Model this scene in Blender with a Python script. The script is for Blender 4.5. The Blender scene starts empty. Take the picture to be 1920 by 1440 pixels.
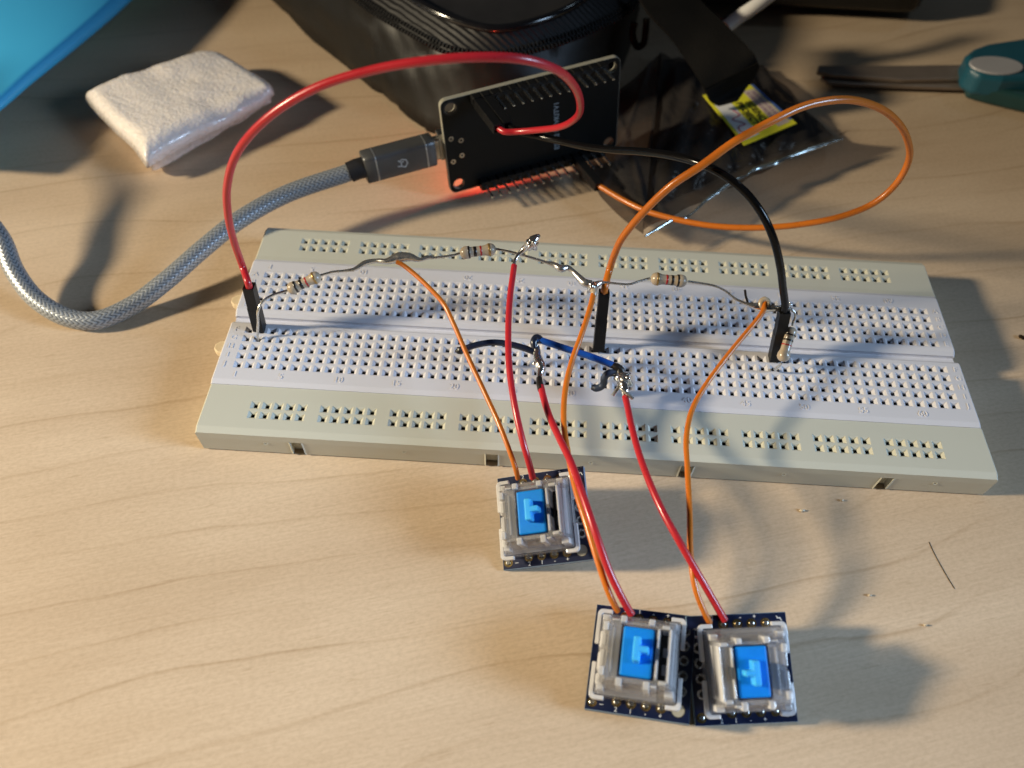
import bpy, math, random
import numpy as np
from mathutils import Vector, Matrix

random.seed(7)
S = 0.001                      # everything below is written in millimetres
scene = bpy.context.scene
col = scene.collection

# ------------------------------------------------------------------ camera, light, exposure
CAM = Vector((64.374, -112.338, 152.209))
F = 1553.72                    # focal length in pixels of a 1920 x 1440 frame
RW = Matrix(((0.99814477, 0.05750893, 0.0199936),
             (-0.05770874, 0.78892144, 0.61177828),
             (0.01940933, -0.61179709, 0.79077658)))     # world -> camera
cd = bpy.data.cameras.new('camera')
cd.sensor_width = 36.0
cd.lens = F / 1920 * 36.0
cd.clip_start = 0.005
cd.clip_end = 10.0
cd.dof.use_dof = True
cd.dof.focus_distance = 0.174
cd.dof.aperture_fstop = 15.0
cam = bpy.data.objects.new('camera', cd)
col.objects.link(cam)
cam.matrix_world = Matrix.Translation(CAM * S) @ RW.transposed().to_4x4()
scene.camera = cam

scene.view_settings.view_transform = 'Standard'
scene.view_settings.look = 'None'
scene.view_settings.exposure = 0.0
scene.view_settings.gamma = 1.0
scene.cycles.use_denoising = True
scene.cycles.max_bounces = 10
scene.cycles.transparent_max_bounces = 24
scene.cycles.caustics_reflective = False
scene.cycles.caustics_refractive = False
scene.cycles.sample_clamp_indirect = 4.0

world = bpy.data.worlds.new('World')
scene.world = world
world.use_nodes = True
bg = world.node_tree.nodes['Background']
bg.inputs[0].default_value = (0.62, 0.72, 0.85, 1)
bg.inputs[1].default_value = 0.02


def area(name, loc, target, power, color, size, size_y=None, spread=180):
    l = bpy.data.lights.new(name, 'AREA')
    l.energy = power
    l.color = color
    if size_y:
        l.shape = 'RECTANGLE'
        l.size = size * S
        l.size_y = size_y * S
    else:
        l.shape = 'DISK'
        l.size = size * S
    l.spread = math.radians(spread)
    o = bpy.data.objects.new(name, l)
    col.objects.link(o)
    o.location = Vector(loc) * S
    d = Vector(target) - Vector(loc)
    o.rotation_euler = d.to_track_quat('-Z', 'Y').to_euler()
    return o


area('desk_lamp', (-700, -125, 375), (20, -110, 0), 1.85, (1.0, 0.85, 0.60), 85, spread=72)
area('window_light', (560, -150, 245), (-5, -75, 0), 0.235, (0.52, 0.73, 1.0), 230, 200, spread=32)
area('cool_glint_light', (375, 307, 376), (100, 60, 0), 0.05, (0.62, 0.82, 1.0), 20, 62)  # added small strip source, only for cool glints on glossy edges


# ------------------------------------------------------------------ helpers
def ray(px, py):
    return RW.transposed() @ Vector(((px - 960) / F, -(py - 720) / F, -1.0))


def P(px, py, z):              # the point at height z seen at that place of the photograph
    d = ray(px, py)
    return CAM + d * ((z - CAM.z) / d.z)


def D(px, py, dep):            # the point at that distance from the lens
    return CAM + ray(px, py) * dep


def catmull(pts, n=8, closed=False):
    pts = [tuple(p) for p in pts]
    A = np.array(pts, float)
    m = len(A)
    out = []
    segs = m if closed else m - 1
    for i in range(segs):
        if closed:
            p0, p1, p2, p3 = A[(i - 1) % m], A[i], A[(i + 1) % m], A[(i + 2) % m]
        else:
            p0, p1, p2, p3 = A[max(i - 1, 0)], A[i], A[i + 1], A[min(i + 2, m - 1)]
        # centripetal parameters keep unevenly spaced points from overshooting
        def tj(ti, a, b):
            return ti + max(np.linalg.norm(b[:3] - a[:3]), 1e-6) ** 0.5
        t0 = 0.0
        t1 = tj(t0, p0, p1) if not np.allclose(p0, p1) else 1e-3
        t2 = tj(t1, p1, p2)
        t3 = tj(t2, p2, p3) if not np.allclose(p2, p3) else t2 + 1e-3
        for k in range(n):
            t = t1 + (t2 - t1) * k / n
            a1 = (t1 - t) / (t1 - t0) * p0 + (t - t0) / (t1 - t0) * p1
            a2 = (t2 - t) / (t2 - t1) * p1 + (t - t1) / (t2 - t1) * p2
            a3 = (t3 - t) / (t3 - t2) * p2 + (t - t2) / (t3 - t2) * p3
            b1 = (t2 - t) / (t2 - t0) * a1 + (t - t0) / (t2 - t0) * a2
            b2 = (t3 - t) / (t3 - t1) * a2 + (t - t1) / (t3 - t1) * a3
            out.append((t2 - t) / (t2 - t1) * b1 + (t - t1) / (t2 - t1) * b2)
    if not closed:
        out.append(A[-1])
    return np.array(out)


def frames(path):
    T = np.gradient(path, axis=0)
    T /= np.linalg.norm(T, axis=1)[:, None] + 1e-12
    up = np.array((0, 0, 1.0))
    if abs(T[0] @ up) > 0.9:
        up = np.array((1.0, 0, 0))
    n = up - T[0] * (T[0] @ up)
    n /= np.linalg.norm(n)
    N = [n]
    for i in range(1, len(path)):
        n = N[-1] - T[i] * (N[-1] @ T[i])
        n /= np.linalg.norm(n) + 1e-12
        N.append(n)
    N = np.array(N)
    B = np.cross(T, N)
    return T, N, B


class MB:
    def __init__(self):
        self.v, self.f, self.sm, self.at = [], [], [], None

    def add(self, verts, faces, smooth=False):
        o = len(self.v)
        self.v += [tuple(map(float, p)) for p in verts]
        self.f += [tuple(i + o for i in f) for f in faces]
        self.sm += [smooth] * len(faces)
        return self

    def quad(self, a, b, c, d):
        return self.add([a, b, c, d], [(0, 1, 2, 3)])

    def box(self, x0, x1, y0, y1, z0, z1, M=None):
        vs = [(x, y, z) for z in (z0, z1) for y in (y0, y1) for x in (x0, x1)]
        if M is not None:
            vs = [M @ Vector(p) for p in vs]
        return self.add(vs, [(0, 2, 3, 1), (4, 5, 7, 6), (0, 1, 5, 4), (2, 6, 7, 3), (0, 4, 6, 2), (1, 3, 7, 5)])

    def frustum(self, a, b, z0, z1, cap0=True, cap1=True, M=None):
        # a, b: (x0, x1, y0, y1) below and above
        vs = [(a[0], a[2], z0), (a[1], a[2], z0), (a[1], a[3], z0), (a[0], a[3], z0),
              (b[0], b[2], z1), (b[1], b[2], z1), (b[1], b[3], z1), (b[0], b[3], z1)]
        if M is not None:
            vs = [M @ Vector(p) for p in vs]
        fs = [(0, 1, 5, 4), (1, 2, 6, 5), (2, 3, 7, 6), (3, 0, 4, 7)]
        if cap0:
            fs.append((3, 2, 1, 0))
        if cap1:
            fs.append((4, 5, 6, 7))
        return self.add(vs, fs)

    def prism(self, poly, z0, z1, M=None, smooth=False):
        n = len(poly)
        vs = [(x, y, z0) for x, y in poly] + [(x, y, z1) for x, y in poly]
        if M is not None:
            vs = [M @ Vector(p) for p in vs]
        self.add(vs, [tuple(range(n))[::-1], tuple(range(n, 2 * n))] + [(i, (i + 1) % n, n + (i + 1) % n, n + i) for i in range(n)])
        return self

    def tube(self, path, r, sides=10, cap=True, squash=None, wob=0.0):
        path = np.array([tuple(p) for p in path], float)
        m = len(path)
        r = np.full(m, float(r)) if np.isscalar(r) else np.interp(np.linspace(0, 1, m), np.linspace(0, 1, len(r)), r)
        T, N, B = frames(path)
        vs = []
        for i in range(m):
            for k in range(sides):
                a = 2 * math.pi * k / sides
                rr = r[i] * (1 + (wob * (random.random() - .5) if wob else 0))
                vs.append(path[i] + rr * (math.cos(a) * N[i] + math.sin(a) * B[i]))
        fs = [(i * sides + k, i * sides + (k + 1) % sides, (i + 1) * sides + (k + 1) % sides, (i + 1) * sides + k)
              for i in range(m - 1) for k in range(sides)]
        o = len(self.v)
        self.add(vs, fs, True)
        if cap:
            self.add([vs[k] for k in range(sides)], [tuple(range(sides))[::-1]])
            self.add([vs[(m - 1) * sides + k] for k in range(sides)], [tuple(range(sides))])
        return self

    def lathe(self, prof, a, b, sides=20):
        # prof: (t along a->b in mm from a, radius)
        a, b = np.array(tuple(a), float), np.array(tuple(b), float)
        d = (b - a) / np.linalg.norm(b - a)
        up = np.array((0, 0, 1.0)) if abs(d[2]) < .9 else np.array((1.0, 0, 0))
        n = np.cross(d, up); n /= np.linalg.norm(n)
        q = np.cross(d, n)
        vs = []
        for t, r in prof:
            for k in range(sides):
                g = 2 * math.pi * k / sides
                vs.append(a + d * t + r * (math.cos(g) * n + math.sin(g) * q))
        m = len(prof)
        fs = [(i * sides + k, (i + 1) * sides + k, (i + 1) * sides + (k + 1) % sides, i * sides + (k + 1) % sides)
              for i in range(m - 1) for k in range(sides)]
        self.add(vs, fs, True)
        self.add(vs[:sides], [tuple(range(sides))])
        self.add(vs[-sides:], [tuple(range(sides))[::-1]])
        return self

    def ring(self, c, r0, r1, z0, z1, sides=20, M=None):
        vs = []
        for r, z in ((r0, z0), (r1, z0), (r1, z1), (r0, z1)):
            for k in range(sides):
                a = 2 * math.pi * k / sides
                vs.append((c[0] + r * math.cos(a), c[1] + r * math.sin(a), z))
        if M is not None:
            vs = [M @ Vector(p) for p in vs]
        fs = []
        for j in range(4):
            for k in range(sides):
                k2 = (k + 1) % sides
                j2 = (j + 1) % 4
                fs.append((j * sides + k, j * sides + k2, j2 * sides + k2, j2 * sides + k))
        return self.add(vs, fs)

    def blob(self, c, rad, seed=0, amp=.25, nu=20, nv=14, axes=None):
        rs = random.Random(seed)
        ph = [(rs.uniform(0, 6), rs.uniform(0, 6), rs.uniform(1, 3), rs.uniform(1, 3)) for _ in range(5)]
        c = np.array(tuple(c), float)
        rad = np.array((rad,) * 3 if np.isscalar(rad) else rad, float)
        vs = []
        for j in range(nv + 1):
            t = math.pi * j / nv
            for i in range(nu):
                a = 2 * math.pi * i / nu
                d = np.array((math.sin(t) * math.cos(a), math.sin(t) * math.sin(a), math.cos(t)))
                k = 1 + amp * sum(math.sin(p[2] * d[0] * 2 + p[0]) * math.sin(p[3] * d[1] * 2 + p[1] + d[2] * 2) for p in ph) / 2.2
                q = d * rad * k
                if axes is not None:
                    q = axes[0] * q[0] + axes[1] * q[1] + axes[2] * q[2]
                vs.append(c + q)
        fs = [(j * nu + i, (j + 1) * nu + i, (j + 1) * nu + (i + 1) % nu, j * nu + (i + 1) % nu) for j in range(nv) for i in range(nu)]
        return self.add(vs, fs, True)

    def build(self, name, mat, parent=None, local=False, bevel=0, segs=2, kind=None, label=None):
        me = bpy.data.meshes.new(name)
        off = Vector((0, 0, 0))
        if not local:
            q = parent
            while q is not None:
                off += q.location
                q = q.parent
        off = np.array(off)
        V = np.array(self.v, float) * S - off
        me.from_pydata(V.tolist(), [], self.f)
        me.polygons.foreach_set('use_smooth', self.sm)
        if self.at is not None:
            at_ = me.attributes.new('tone', 'FLOAT', 'POINT')
            at_.data.foreach_set('value', self.at)
        me.materials.append(mat)
        me.update()
        o = bpy.data.objects.new(name, me)
        col.objects.link(o)
        if parent is not None:
            o.parent = parent
        if bevel:
            b = o.modifiers.new('bevel', 'BEVEL')
            b.width = bevel * S
            b.segments = segs
            b.limit_method = 'ANGLE'
            b.angle_limit = math.radians(35)
            b.harden_normals = False
        if kind:
            o['kind'] = kind
        if label:
            o['label'] = label
        return o


def tag(o, label, cat, group=None, kind=None):
    o['label'] = label
    if cat:
        o['category'] = cat
    if group:
        o['group'] = group
    if kind:
        o['kind'] = kind
    return o


def thing(name, loc, label, cat, group=None):
    o = bpy.data.objects.new(name, None)
    o.empty_display_size = .005
    col.objects.link(o)
    o.location = Vector(tuple(loc)) * S
    return tag(o, label, cat, group)


def copy_tree(o, parent=None):
    c = o.copy()
    col.objects.link(c)
    if parent is not None:
        c.parent = parent
    for ch in [x for x in scene.objects if x.parent == o]:
        copy_tree(ch, c)
    return c


_fonts = {}


def text_mb(s, size, depth, M, mb=None, align='CENTER', bold=0.0, sx=1.0):
    cu = bpy.data.curves.new('t', 'FONT')
    cu.body = s
    cu.size = size
    cu.extrude = depth / 2
    cu.offset = bold
    cu.align_x = align
    cu.align_y = 'CENTER'
    cu.resolution_u = 3
    o = bpy.data.objects.new('t', cu)
    col.objects.link(o)
    dg = bpy.context.evaluated_depsgraph_get()
    me = o.evaluated_get(dg).to_mesh()
    vs = [M @ Vector((v.co.x * sx, v.co.y, v.co.z + depth / 2)) for v in me.vertices]
    fs = [tuple(p.vertices) for p in me.polygons]
    o.evaluated_get(dg).to_mesh_clear()
    bpy.data.objects.remove(o)
    bpy.data.curves.remove(cu)
    mb = mb or MB()
    mb.add(vs, fs)
    return mb


def basis(o, X, Y, Z):
    m = Matrix.Identity(4)
    for i in range(3):
        m[i][0], m[i][1], m[i][2], m[i][3] = X[i], Y[i], Z[i], o[i]
    return m


# ------------------------------------------------------------------ materials
def pmat(name, colr, rough=.45, metal=0.0, var=.06, vscale=120., bump=0.0, bscale=900., spec=.5, coat=0.0,
         emit=None, estr=0.0, bdist=.0003, sss=0.0, trans=0.0, alpha=1.0, rvar=.08):
    m = bpy.data.materials.new(name)
    m.use_nodes = True
    nt = m.node_tree
    b = nt.nodes['Principled BSDF']
    tc = nt.nodes.new('ShaderNodeTexCoord')
    n = nt.nodes.new('ShaderNodeTexNoise')
    n.inputs['Scale'].default_value = vscale
    n.inputs['Detail'].default_value = 5
    nt.links.new(tc.outputs['Object'], n.inputs['Vector'])
    mx = nt.nodes.new('ShaderNodeMix')
    mx.data_type = 'RGBA'
    c = colr
    mx.inputs['A'].default_value = tuple(max(0, x * (1 - var)) for x in c) + (1,)
    mx.inputs['B'].default_value = tuple(min(1, x * (1 + var)) for x in c) + (1,)
    nt.links.new(n.outputs['Fac'], mx.inputs['Factor'])
    nt.links.new(mx.outputs['Result'], b.inputs['Base Color'])
    mr = nt.nodes.new('ShaderNodeMapRange')
    mr.inputs['To Min'].default_value = max(0, rough - rvar)
    mr.inputs['To Max'].default_value = min(1, rough + rvar)
    nt.links.new(n.outputs['Fac'], mr.inputs['Value'])
    nt.links.new(mr.outputs['Result'], b.inputs['Roughness'])
    b.inputs['Metallic'].default_value = metal
    b.inputs['Specular IOR Level'].default_value = spec
    b.inputs['Coat Weight'].default_value = coat
    b.inputs['Coat Roughness'].default_value = .12
    b.inputs['Transmission Weight'].default_value = trans
    b.inputs['Alpha'].default_value = alpha
    if sss:
        b.inputs['Subsurface Weight'].default_value = sss
        b.inputs['Subsurface Radius'].default_value = (1, .9, .8)
        b.inputs['Subsurface Scale'].default_value = .0012
    if emit:
        b.inputs['Emission Color'].default_value = emit + (1,)
        b.inputs['Emission Strength'].default_value = estr
    if bump:
        n2 = nt.nodes.new('ShaderNodeTexNoise')
        n2.inputs['Scale'].default_value = bscale
        n2.inputs['Detail'].default_value = 4
        nt.links.new(tc.outputs['Object'], n2.inputs['Vector'])
        bp = nt.nodes.new('ShaderNodeBump')
        bp.inputs['Strength'].default_value = bump
        bp.inputs['Distance'].default_value = bdist
        nt.links.new(n2.outputs['Fac'], bp.inputs['Height'])
        nt.links.new(bp.outputs['Normal'], b.inputs['Normal'])
    return m


def wood_mat():
    m = bpy.data.materials.new('maple_wood')
    m.use_nodes = True
    nt = m.node_tree
    N, L = nt.nodes, nt.links
    b = N['Principled BSDF']
    tc = N.new('ShaderNodeTexCoord')

    def mapping(scale, rot=-16.5, loc=(0, 0, 0)):
        # Rotate first, then stretch: two mapping nodes
        r = N.new('ShaderNodeMapping'); r.inputs['Rotation'].default_value = (0, 0, math.radians(rot))
        L.new(tc.outputs['Object'], r.inputs['Vector'])
        s = N.new('ShaderNodeMapping'); s.inputs['Scale'].default_value = scale; s.inputs['Location'].default_value = loc
        L.new(r.outputs['Vector'], s.inputs['Vector'])
        return s.outputs['Vector']

    def noise(vec, scale, det=4, rough=.5, dist=0.0):
        n = N.new('ShaderNodeTexNoise')
        n.inputs['Scale'].default_value = scale; n.inputs['Detail'].default_value = det
        n.inputs['Roughness'].default_value = rough; n.inputs['Distortion'].default_value = dist
        L.new(vec, n.inputs['Vector'])
        return n.outputs['Fac']

    def ramp(fac, stops):
        r = N.new('ShaderNodeValToRGB')
        e = r.color_ramp.elements
        e[0].position, e[0].color = stops[0][0], stops[0][1] + (1,)
        e[1].position, e[1].color = stops[1][0], stops[1][1] + (1,)
        for p, c in stops[2:]:
            x = e.new(p); x.color = c + (1,)
        L.new(fac, r.inputs['Fac'])
        return r.outputs['Color']

    def mix(a, bb, fac, mode='MIX'):
        x = N.new('ShaderNodeMix'); x.data_type = 'RGBA'; x.blend_type = mode
        if isinstance(fac, float):
            x.inputs['Factor'].default_value = fac
        else:
            L.new(fac, x.inputs['Factor'])
        L.new(a, x.inputs['A'])
        if isinstance(bb, tuple):
            x.inputs['B'].default_value = bb + (1,)
        else:
            L.new(bb, x.inputs['B'])
        return x.outputs['Result']

    def math_(op, a, v):
        x = N.new('ShaderNodeMath'); x.operation = op
        L.new(a, x.inputs[0])
        if isinstance(v, (int, float)):
            x.inputs[1].default_value = v
        else:
            L.new(v, x.inputs[1])
        return x.outputs[0]

    broad = noise(mapping((6, 30, 1)), 1.0, 3, .5, .4)
    base = ramp(broad, [(0.3, (.545, .410, .285)), (0.7, (.665, .525, .385))])
    # growth rings: long wavering bands, a few of them drawn as thin darker lines
    sep = N.new('ShaderNodeSeparateXYZ'); L.new(mapping((1, 1, 1)), sep.inputs[0])
    wav = noise(mapping((5.5, 11, 1), loc=(3, 1, 0)), 1.0, 2, .4)
    wav2 = noise(mapping((45, 45, 1)), 1.0, 2, .5)
    v = math_('ADD', sep.outputs['Y'], math_('MULTIPLY', wav, .066))
    v = math_('ADD', v, math_('MULTIPLY', wav2, .0022))
    t = math_('MULTIPLY', v, 88.0)
    fr = math_('FRACT', t, 0)
    line = ramp(fr, [(0.0, (.0, .0, .0)), (.74, (.0, .0, .0)), (.90, (.14, .14, .14)), (.955, (1, 1, 1)), (.985, (.12, .12, .12)), (1.0, (0, 0, 0))])
    brk = ramp(noise(mapping((9, 75, 1), loc=(7, 3, 0)), 1.0, 3, .6), [(.42, (.04, .04, .04)), (.62, (.75, .75, .75))])
    lm = mix(line, brk, 1.0, 'MULTIPLY')
    c1 = mix(base, (.33, .215, .115), math_('MULTIPLY', lm, .66))
    # fine fibre
    fib = noise(mapping((60, 2600, 1)), 1.0, 4, .65)
    fibc = ramp(fib, [(.3, (.91, .90, .88)), (.65, (1.04, 1.04, 1.04))])
    c2 = mix(c1, fibc, .75, 'MULTIPLY')
    grain = noise(mapping((900, 1500, 1)), 1.0, 3, .6)
    c2 = mix(c2, ramp(grain, [(.32, (.90, .89, .87)), (.6, (1.04, 1.04, 1.04))]), .8, 'MULTIPLY')
    # short flecks
    fl = ramp(noise(mapping((150, 900, 1)), 1.0, 2, .5), [(.66, (0, 0, 0)), (.74, (1, 1, 1))])
    c3 = mix(c2, (.34, .22, .12), math_('MULTIPLY', fl, .22))
    st = ramp(noise(mapping((14, 40, 1), loc=(2, 9, 0)), 1.0, 5, .6), [(.35, (.93, .91, .88)), (.62, (1.03, 1.03, 1.03))])
    c4 = mix(c3, st, .8, 'MULTIPLY')
    L.new(c4, b.inputs['Base Color'])
    rr = N.new('ShaderNodeMapRange'); rr.inputs['To Min'].default_value = .38; rr.inputs['To Max'].default_value = .55
    L.new(fib, rr.inputs['Value']); L.new(rr.outputs['Result'], b.inputs['Roughness'])
    b.inputs['Specular IOR Level'].default_value = .35
    bp = N.new('ShaderNodeBump'); bp.inputs['Strength'].default_value = .25; bp.inputs['Distance'].default_value = .00012
    L.new(fib, bp.inputs['Height']); L.new(bp.outputs['Normal'], b.inputs['Normal'])
    return m


def clear_mat(name, tint, fac, rough=.12, white=.55):
    # thin clear plastic: mostly see-through, with gloss and a little milky body
    m = bpy.data.materials.new(name)
    m.use_nodes = True
    nt = m.node_tree
    N, L = nt.nodes, nt.links
    b = N['Principled BSDF']
    b.inputs['Base Color'].default_value = (white, white, white * 1.02, 1)
    b.inputs['Roughness'].default_value = rough
    b.inputs['Specular IOR Level'].default_value = .7
    b.inputs['IOR'].default_value = 1.55
    tc = N.new('ShaderNodeTexCoord')
    n = N.new('ShaderNodeTexNoise'); n.inputs['Scale'].default_value = 700; n.inputs['Detail'].default_value = 2
    L.new(tc.outputs['Object'], n.inputs['Vector'])
    bp = N.new('ShaderNodeBump'); bp.inputs['Strength'].default_value = .22; bp.inputs['Distance'].default_value = .0006
    L.new(n.outputs['Fac'], bp.inputs['Height']); L.new(bp.outputs['Normal'], b.inputs['Normal'])
    t = N.new('ShaderNodeBsdfTransparent'); t.inputs[0].default_value = tint + (1,)
    lw = N.new('ShaderNodeLayerWeight'); lw.inputs['Blend'].default_value = .35
    L.new(bp.outputs['Normal'], lw.inputs['Normal'])
    mr = N.new('ShaderNodeMapRange'); mr.inputs['To Min'].default_value = fac; mr.inputs['To Max'].default_value = min(1, fac + .55)
    L.new(lw.outputs['Facing'], mr.inputs['Value'])
    mx = N.new('ShaderNodeMixShader')
    L.new(mr.outputs['Result'], mx.inputs[0]); L.new(t.outputs[0], mx.inputs[1]); L.new(b.outputs[0], mx.inputs[2])
    L.new(mx.outputs[0], N['Material Output'].inputs['Surface'])
    return m


def glassy_mat(name, thru=.58, rough=.03):
    # moulded polycarbonate: refracts, and lets part of the light straight through
    m = bpy.data.materials.new(name)
    m.use_nodes = True
    nt = m.node_tree
    N, L = nt.nodes, nt.links
    N.remove(N['Principled BSDF'])
    tc = N.new('ShaderNodeTexCoord')
    n = N.new('ShaderNodeTexNoise'); n.inputs['Scale'].default_value = 260; n.inputs['Detail'].default_value = 2
    L.new(tc.outputs['Object'], n.inputs['Vector'])
    bp = N.new('ShaderNodeBump'); bp.inputs['Strength'].default_value = .12; bp.inputs['Distance'].default_value = .001
    L.new(n.outputs['Fac'], bp.inputs['Height'])
    g = N.new('ShaderNodeBsdfGlass'); g.inputs['IOR'].default_value = 1.5; g.inputs['Roughness'].default_value = rough
    g.inputs['Color'].default_value = (.97, .97, .98, 1)
    L.new(bp.outputs['Normal'], g.inputs['Normal'])
    t = N.new('ShaderNodeBsdfTransparent'); t.inputs[0].default_value = (.95, .95, .965, 1)
    d = N.new('ShaderNodeBsdfDiffuse'); d.inputs[0].default_value = (.85, .85, .87, 1)
    x1 = N.new('ShaderNodeMixShader'); x1.inputs[0].default_value = thru
    L.new(g.outputs[0], x1.inputs[1]); L.new(t.outputs[0], x1.inputs[2])
    x2 = N.new('ShaderNodeMixShader'); x2.inputs[0].default_value = .13
    L.new(x1.outputs[0], x2.inputs[1]); L.new(d.outputs[0], x2.inputs[2])
    L.new(x2.outputs[0], N['Material Output'].inputs['Surface'])
    return m


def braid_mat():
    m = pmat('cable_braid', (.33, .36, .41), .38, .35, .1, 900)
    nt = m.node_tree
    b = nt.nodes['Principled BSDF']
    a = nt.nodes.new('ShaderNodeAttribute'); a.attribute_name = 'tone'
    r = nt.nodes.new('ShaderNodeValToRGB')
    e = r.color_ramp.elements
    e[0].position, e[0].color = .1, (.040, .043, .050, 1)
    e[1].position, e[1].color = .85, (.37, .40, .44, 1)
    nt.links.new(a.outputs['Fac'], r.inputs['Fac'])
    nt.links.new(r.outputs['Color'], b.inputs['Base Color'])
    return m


def weave_mat(name, colr, sc):
    m = pmat(name, colr, .6, 0, .2, 300)
    nt = m.node_tree
    b = nt.nodes['Principled BSDF']
    tc = nt.nodes.new('ShaderNodeTexCoord')
    w = nt.nodes.new('ShaderNodeTexWave'); w.wave_type = 'BANDS'; w.bands_direction = 'DIAGONAL'
    w.inputs['Scale'].default_value = sc; w.inputs['Distortion'].default_value = 1.5; w.inputs['Detail'].default_value = 2
    nt.links.new(tc.outputs['Object'], w.inputs['Vector'])
    bp = nt.nodes.new('ShaderNodeBump'); bp.inputs['Strength'].default_value = .7; bp.inputs['Distance'].default_value = .0004
    nt.links.new(w.outputs['Fac'], bp.inputs['Height']); nt.links.new(bp.outputs['Normal'], b.inputs['Normal'])
    return m


M_WOOD = wood_mat()
M_RAIL = pmat('rail_plastic', (.54, .54, .465), .42, 0, .03, 60, .08, 2500)
M_MAIN = pmat('strip_plastic', (.625, .625, .68), .42, 0, .03, 60, .08, 2500)
M_EMB = pmat('embossed_plastic', (.70, .69, .73), .35, 0, .02, 60)
M_CONTACT_SHADE = pmat('contact_shade', (.035, .032, .03), .55, .5, .3, 500)  # clip metal darkened to stand in for shade deep in the holes
M_TAB = pmat('cream_plastic', (.72, .60, .42), .4, 0, .05, 200, sss=.3)
M_RED = pmat('red_insulation', (.46, .018, .028), .30, 0, .08, 300, .05, 1500, coat=.15)
M_ORANGE = pmat('orange_insulation', (.56, .150, .014), .30, 0, .10, 300, .08, 1500, coat=.15)
M_BLACKW = pmat('black_insulation', (.004, .004, .0045), .15, 0, .2, 300, spec=.2)
M_BLUE = pmat('blue_insulation', (.010, .075, .36), .28, 0, .12, 300, .1, 900, coat=.2)
M_NAVY = pmat('navy_insulation', (.008, .014, .035), .26, 0, .2, 300, .1, 900, coat=.2)
M_STUB = pmat('greyblue_insulation', (.045, .065, .12), .4, 0, .3, 300, .1, 900)
M_BURN = pmat('scorched_plastic', (.012, .010, .010), .35, 0, .4, 900, .4, 1500)
M_HOUS = pmat('connector_plastic', (.006, .006, .0065), .45, 0, .2, 400, .1, 1500, spec=.3)
M_SOLDER = pmat('solder', (.80, .80, .79), .17, .97, .12, 700, .28, 650, rvar=.08)
M_LEAD = pmat('tinned_lead', (.66, .65, .62), .27, .90, .15, 900, .2, 900, rvar=.12)
M_RBODY = pmat('resistor_body', (.42, .34, .25), .30, 0, .10, 400, .1, 700, coat=.4)
M_RBLACK = pmat('band_black', (.012, .010, .010), .3, 0, .1, coat=.4)
M_RRED = pmat('band_red', (.40, .016, .020), .3, 0, .1, coat=.4)
M_RGOLD = pmat('band_gold', (.42, .26, .09), .3, .6, .1)
M_PCBN = pmat('navy_circuit_board', (.004, .009, .038), .32, 0, .25, 500, coat=.3)
M_PCBK = pmat('black_circuit_board', (.004, .005, .005), .5, 0, .25, 400, .05, 900, spec=.25)
M_FR4 = pmat('board_edge', (.30, .29, .24), .5, 0, .15, 600)
M_PCBEDGE = pmat('navy_board_edge', (.15, .24, .36), .45, 0, .15, 600)
M_GOLD = pmat('pad_gold', (.60, .44, .20), .24, 1.0, .1, 900)
M_TIN = pmat('pad_tin', (.60, .60, .58), .26, 1.0, .1, 900)
M_HOLE = pmat('hole_shade', (.02, .018, .015), .7)  # near-black disc colour stands in for the shade inside drilled holes
M_SILK = pmat('silkscreen_white', (.62, .64, .66), .6, 0, .1)
M_SILKB = pmat('silkscreen_blue_grey', (.33, .41, .48), .6, 0, .1)
M_CLEAR = clear_mat('clear_housing', (.97, .97, .98), .08, .08, .7)
M_GLASSY = glassy_mat('clear_moulding')
M_FROST = clear_mat('milky_clear', (.96, .96, .97), .40, .05, .90)
M_FLANGE = clear_mat('milky_flange', (.95, .95, .97), .5, .15, .86)  # milky white stands in for brightly lit edges of clear plastic
M_STEM = pmat('blue_stem', (.005, .23, .76), .5, 0, .06, 300, sss=.5, spec=.2)
M_CROSS = pmat('blue_cross', (.05, .42, .95), .5, 0, .05, 200, sss=.6, spec=.2)
M_INNER = pmat('switch_inner', (.02, .02, .022), .4, 0, .2)
M_COPPER = pmat('contact_leaf', (.80, .42, .22), .25, 1.0, .1)
M_SPRING = pmat('steel', (.55, .55, .55), .25, 1.0, .1)
M_USBTIP = pmat('usb_metal', (.52, .50, .46), .3, 1.0, .1, 400)
M_SHELL = pmat('gunmetal_shell', (.135, .138, .145), .42, .65, .06, 400, .03, 3000)
M_LINE = pmat('chamfer_line', (.55, .56, .57), .3, .8, .05)
M_BRAID = braid_mat()
M_BOOT = pmat('black_rubber', (.012, .012, .016), .55, 0, .2, 600)
M_CASE = pmat('black_case_fabric', (.009, .008, .007), .46, 0, .5, 60, .5, 160, spec=.3)
M_CASETOP = pmat('case_top_panel', (.022, .022, .025), .5, 0, .4, 90, .15, 600)
M_TAPE = weave_mat('zip_tape', (.009, .009, .011), 230)
M_PIPING = pmat('piping_vinyl', (.008, .008, .010), .14, 0, .2, 300, coat=.6)
M_TEETH = pmat('zip_teeth', (.07, .07, .072), .2, .6, .2, 500, coat=.8)
M_STRAP = pmat('strap_webbing', (.0035, .0032, .003), .7, 0, .4, 200, .4, 1800, spec=.2)
M_FOAM = pmat('packing_foam', (.90, .84, .82), .28, 0, .08, 700, .8, 1350, sss=.35, coat=.7, bdist=.0005)
M_BLUEC = pmat('blue_plastic', (.07, .53, .99), .38, 0, .05, 40)
_nt = M_BLUEC.node_tree
_tr = _nt.nodes.new('ShaderNodeBsdfTranslucent'); _tr.inputs[0].default_value = (.10, .58, .97, 1)
_mx = _nt.nodes.new('ShaderNodeMixShader'); _mx.inputs[0].default_value = .15
_nt.links.new(_nt.nodes['Principled BSDF'].outputs[0], _mx.inputs[1]); _nt.links.new(_tr.outputs[0], _mx.inputs[2])
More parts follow.
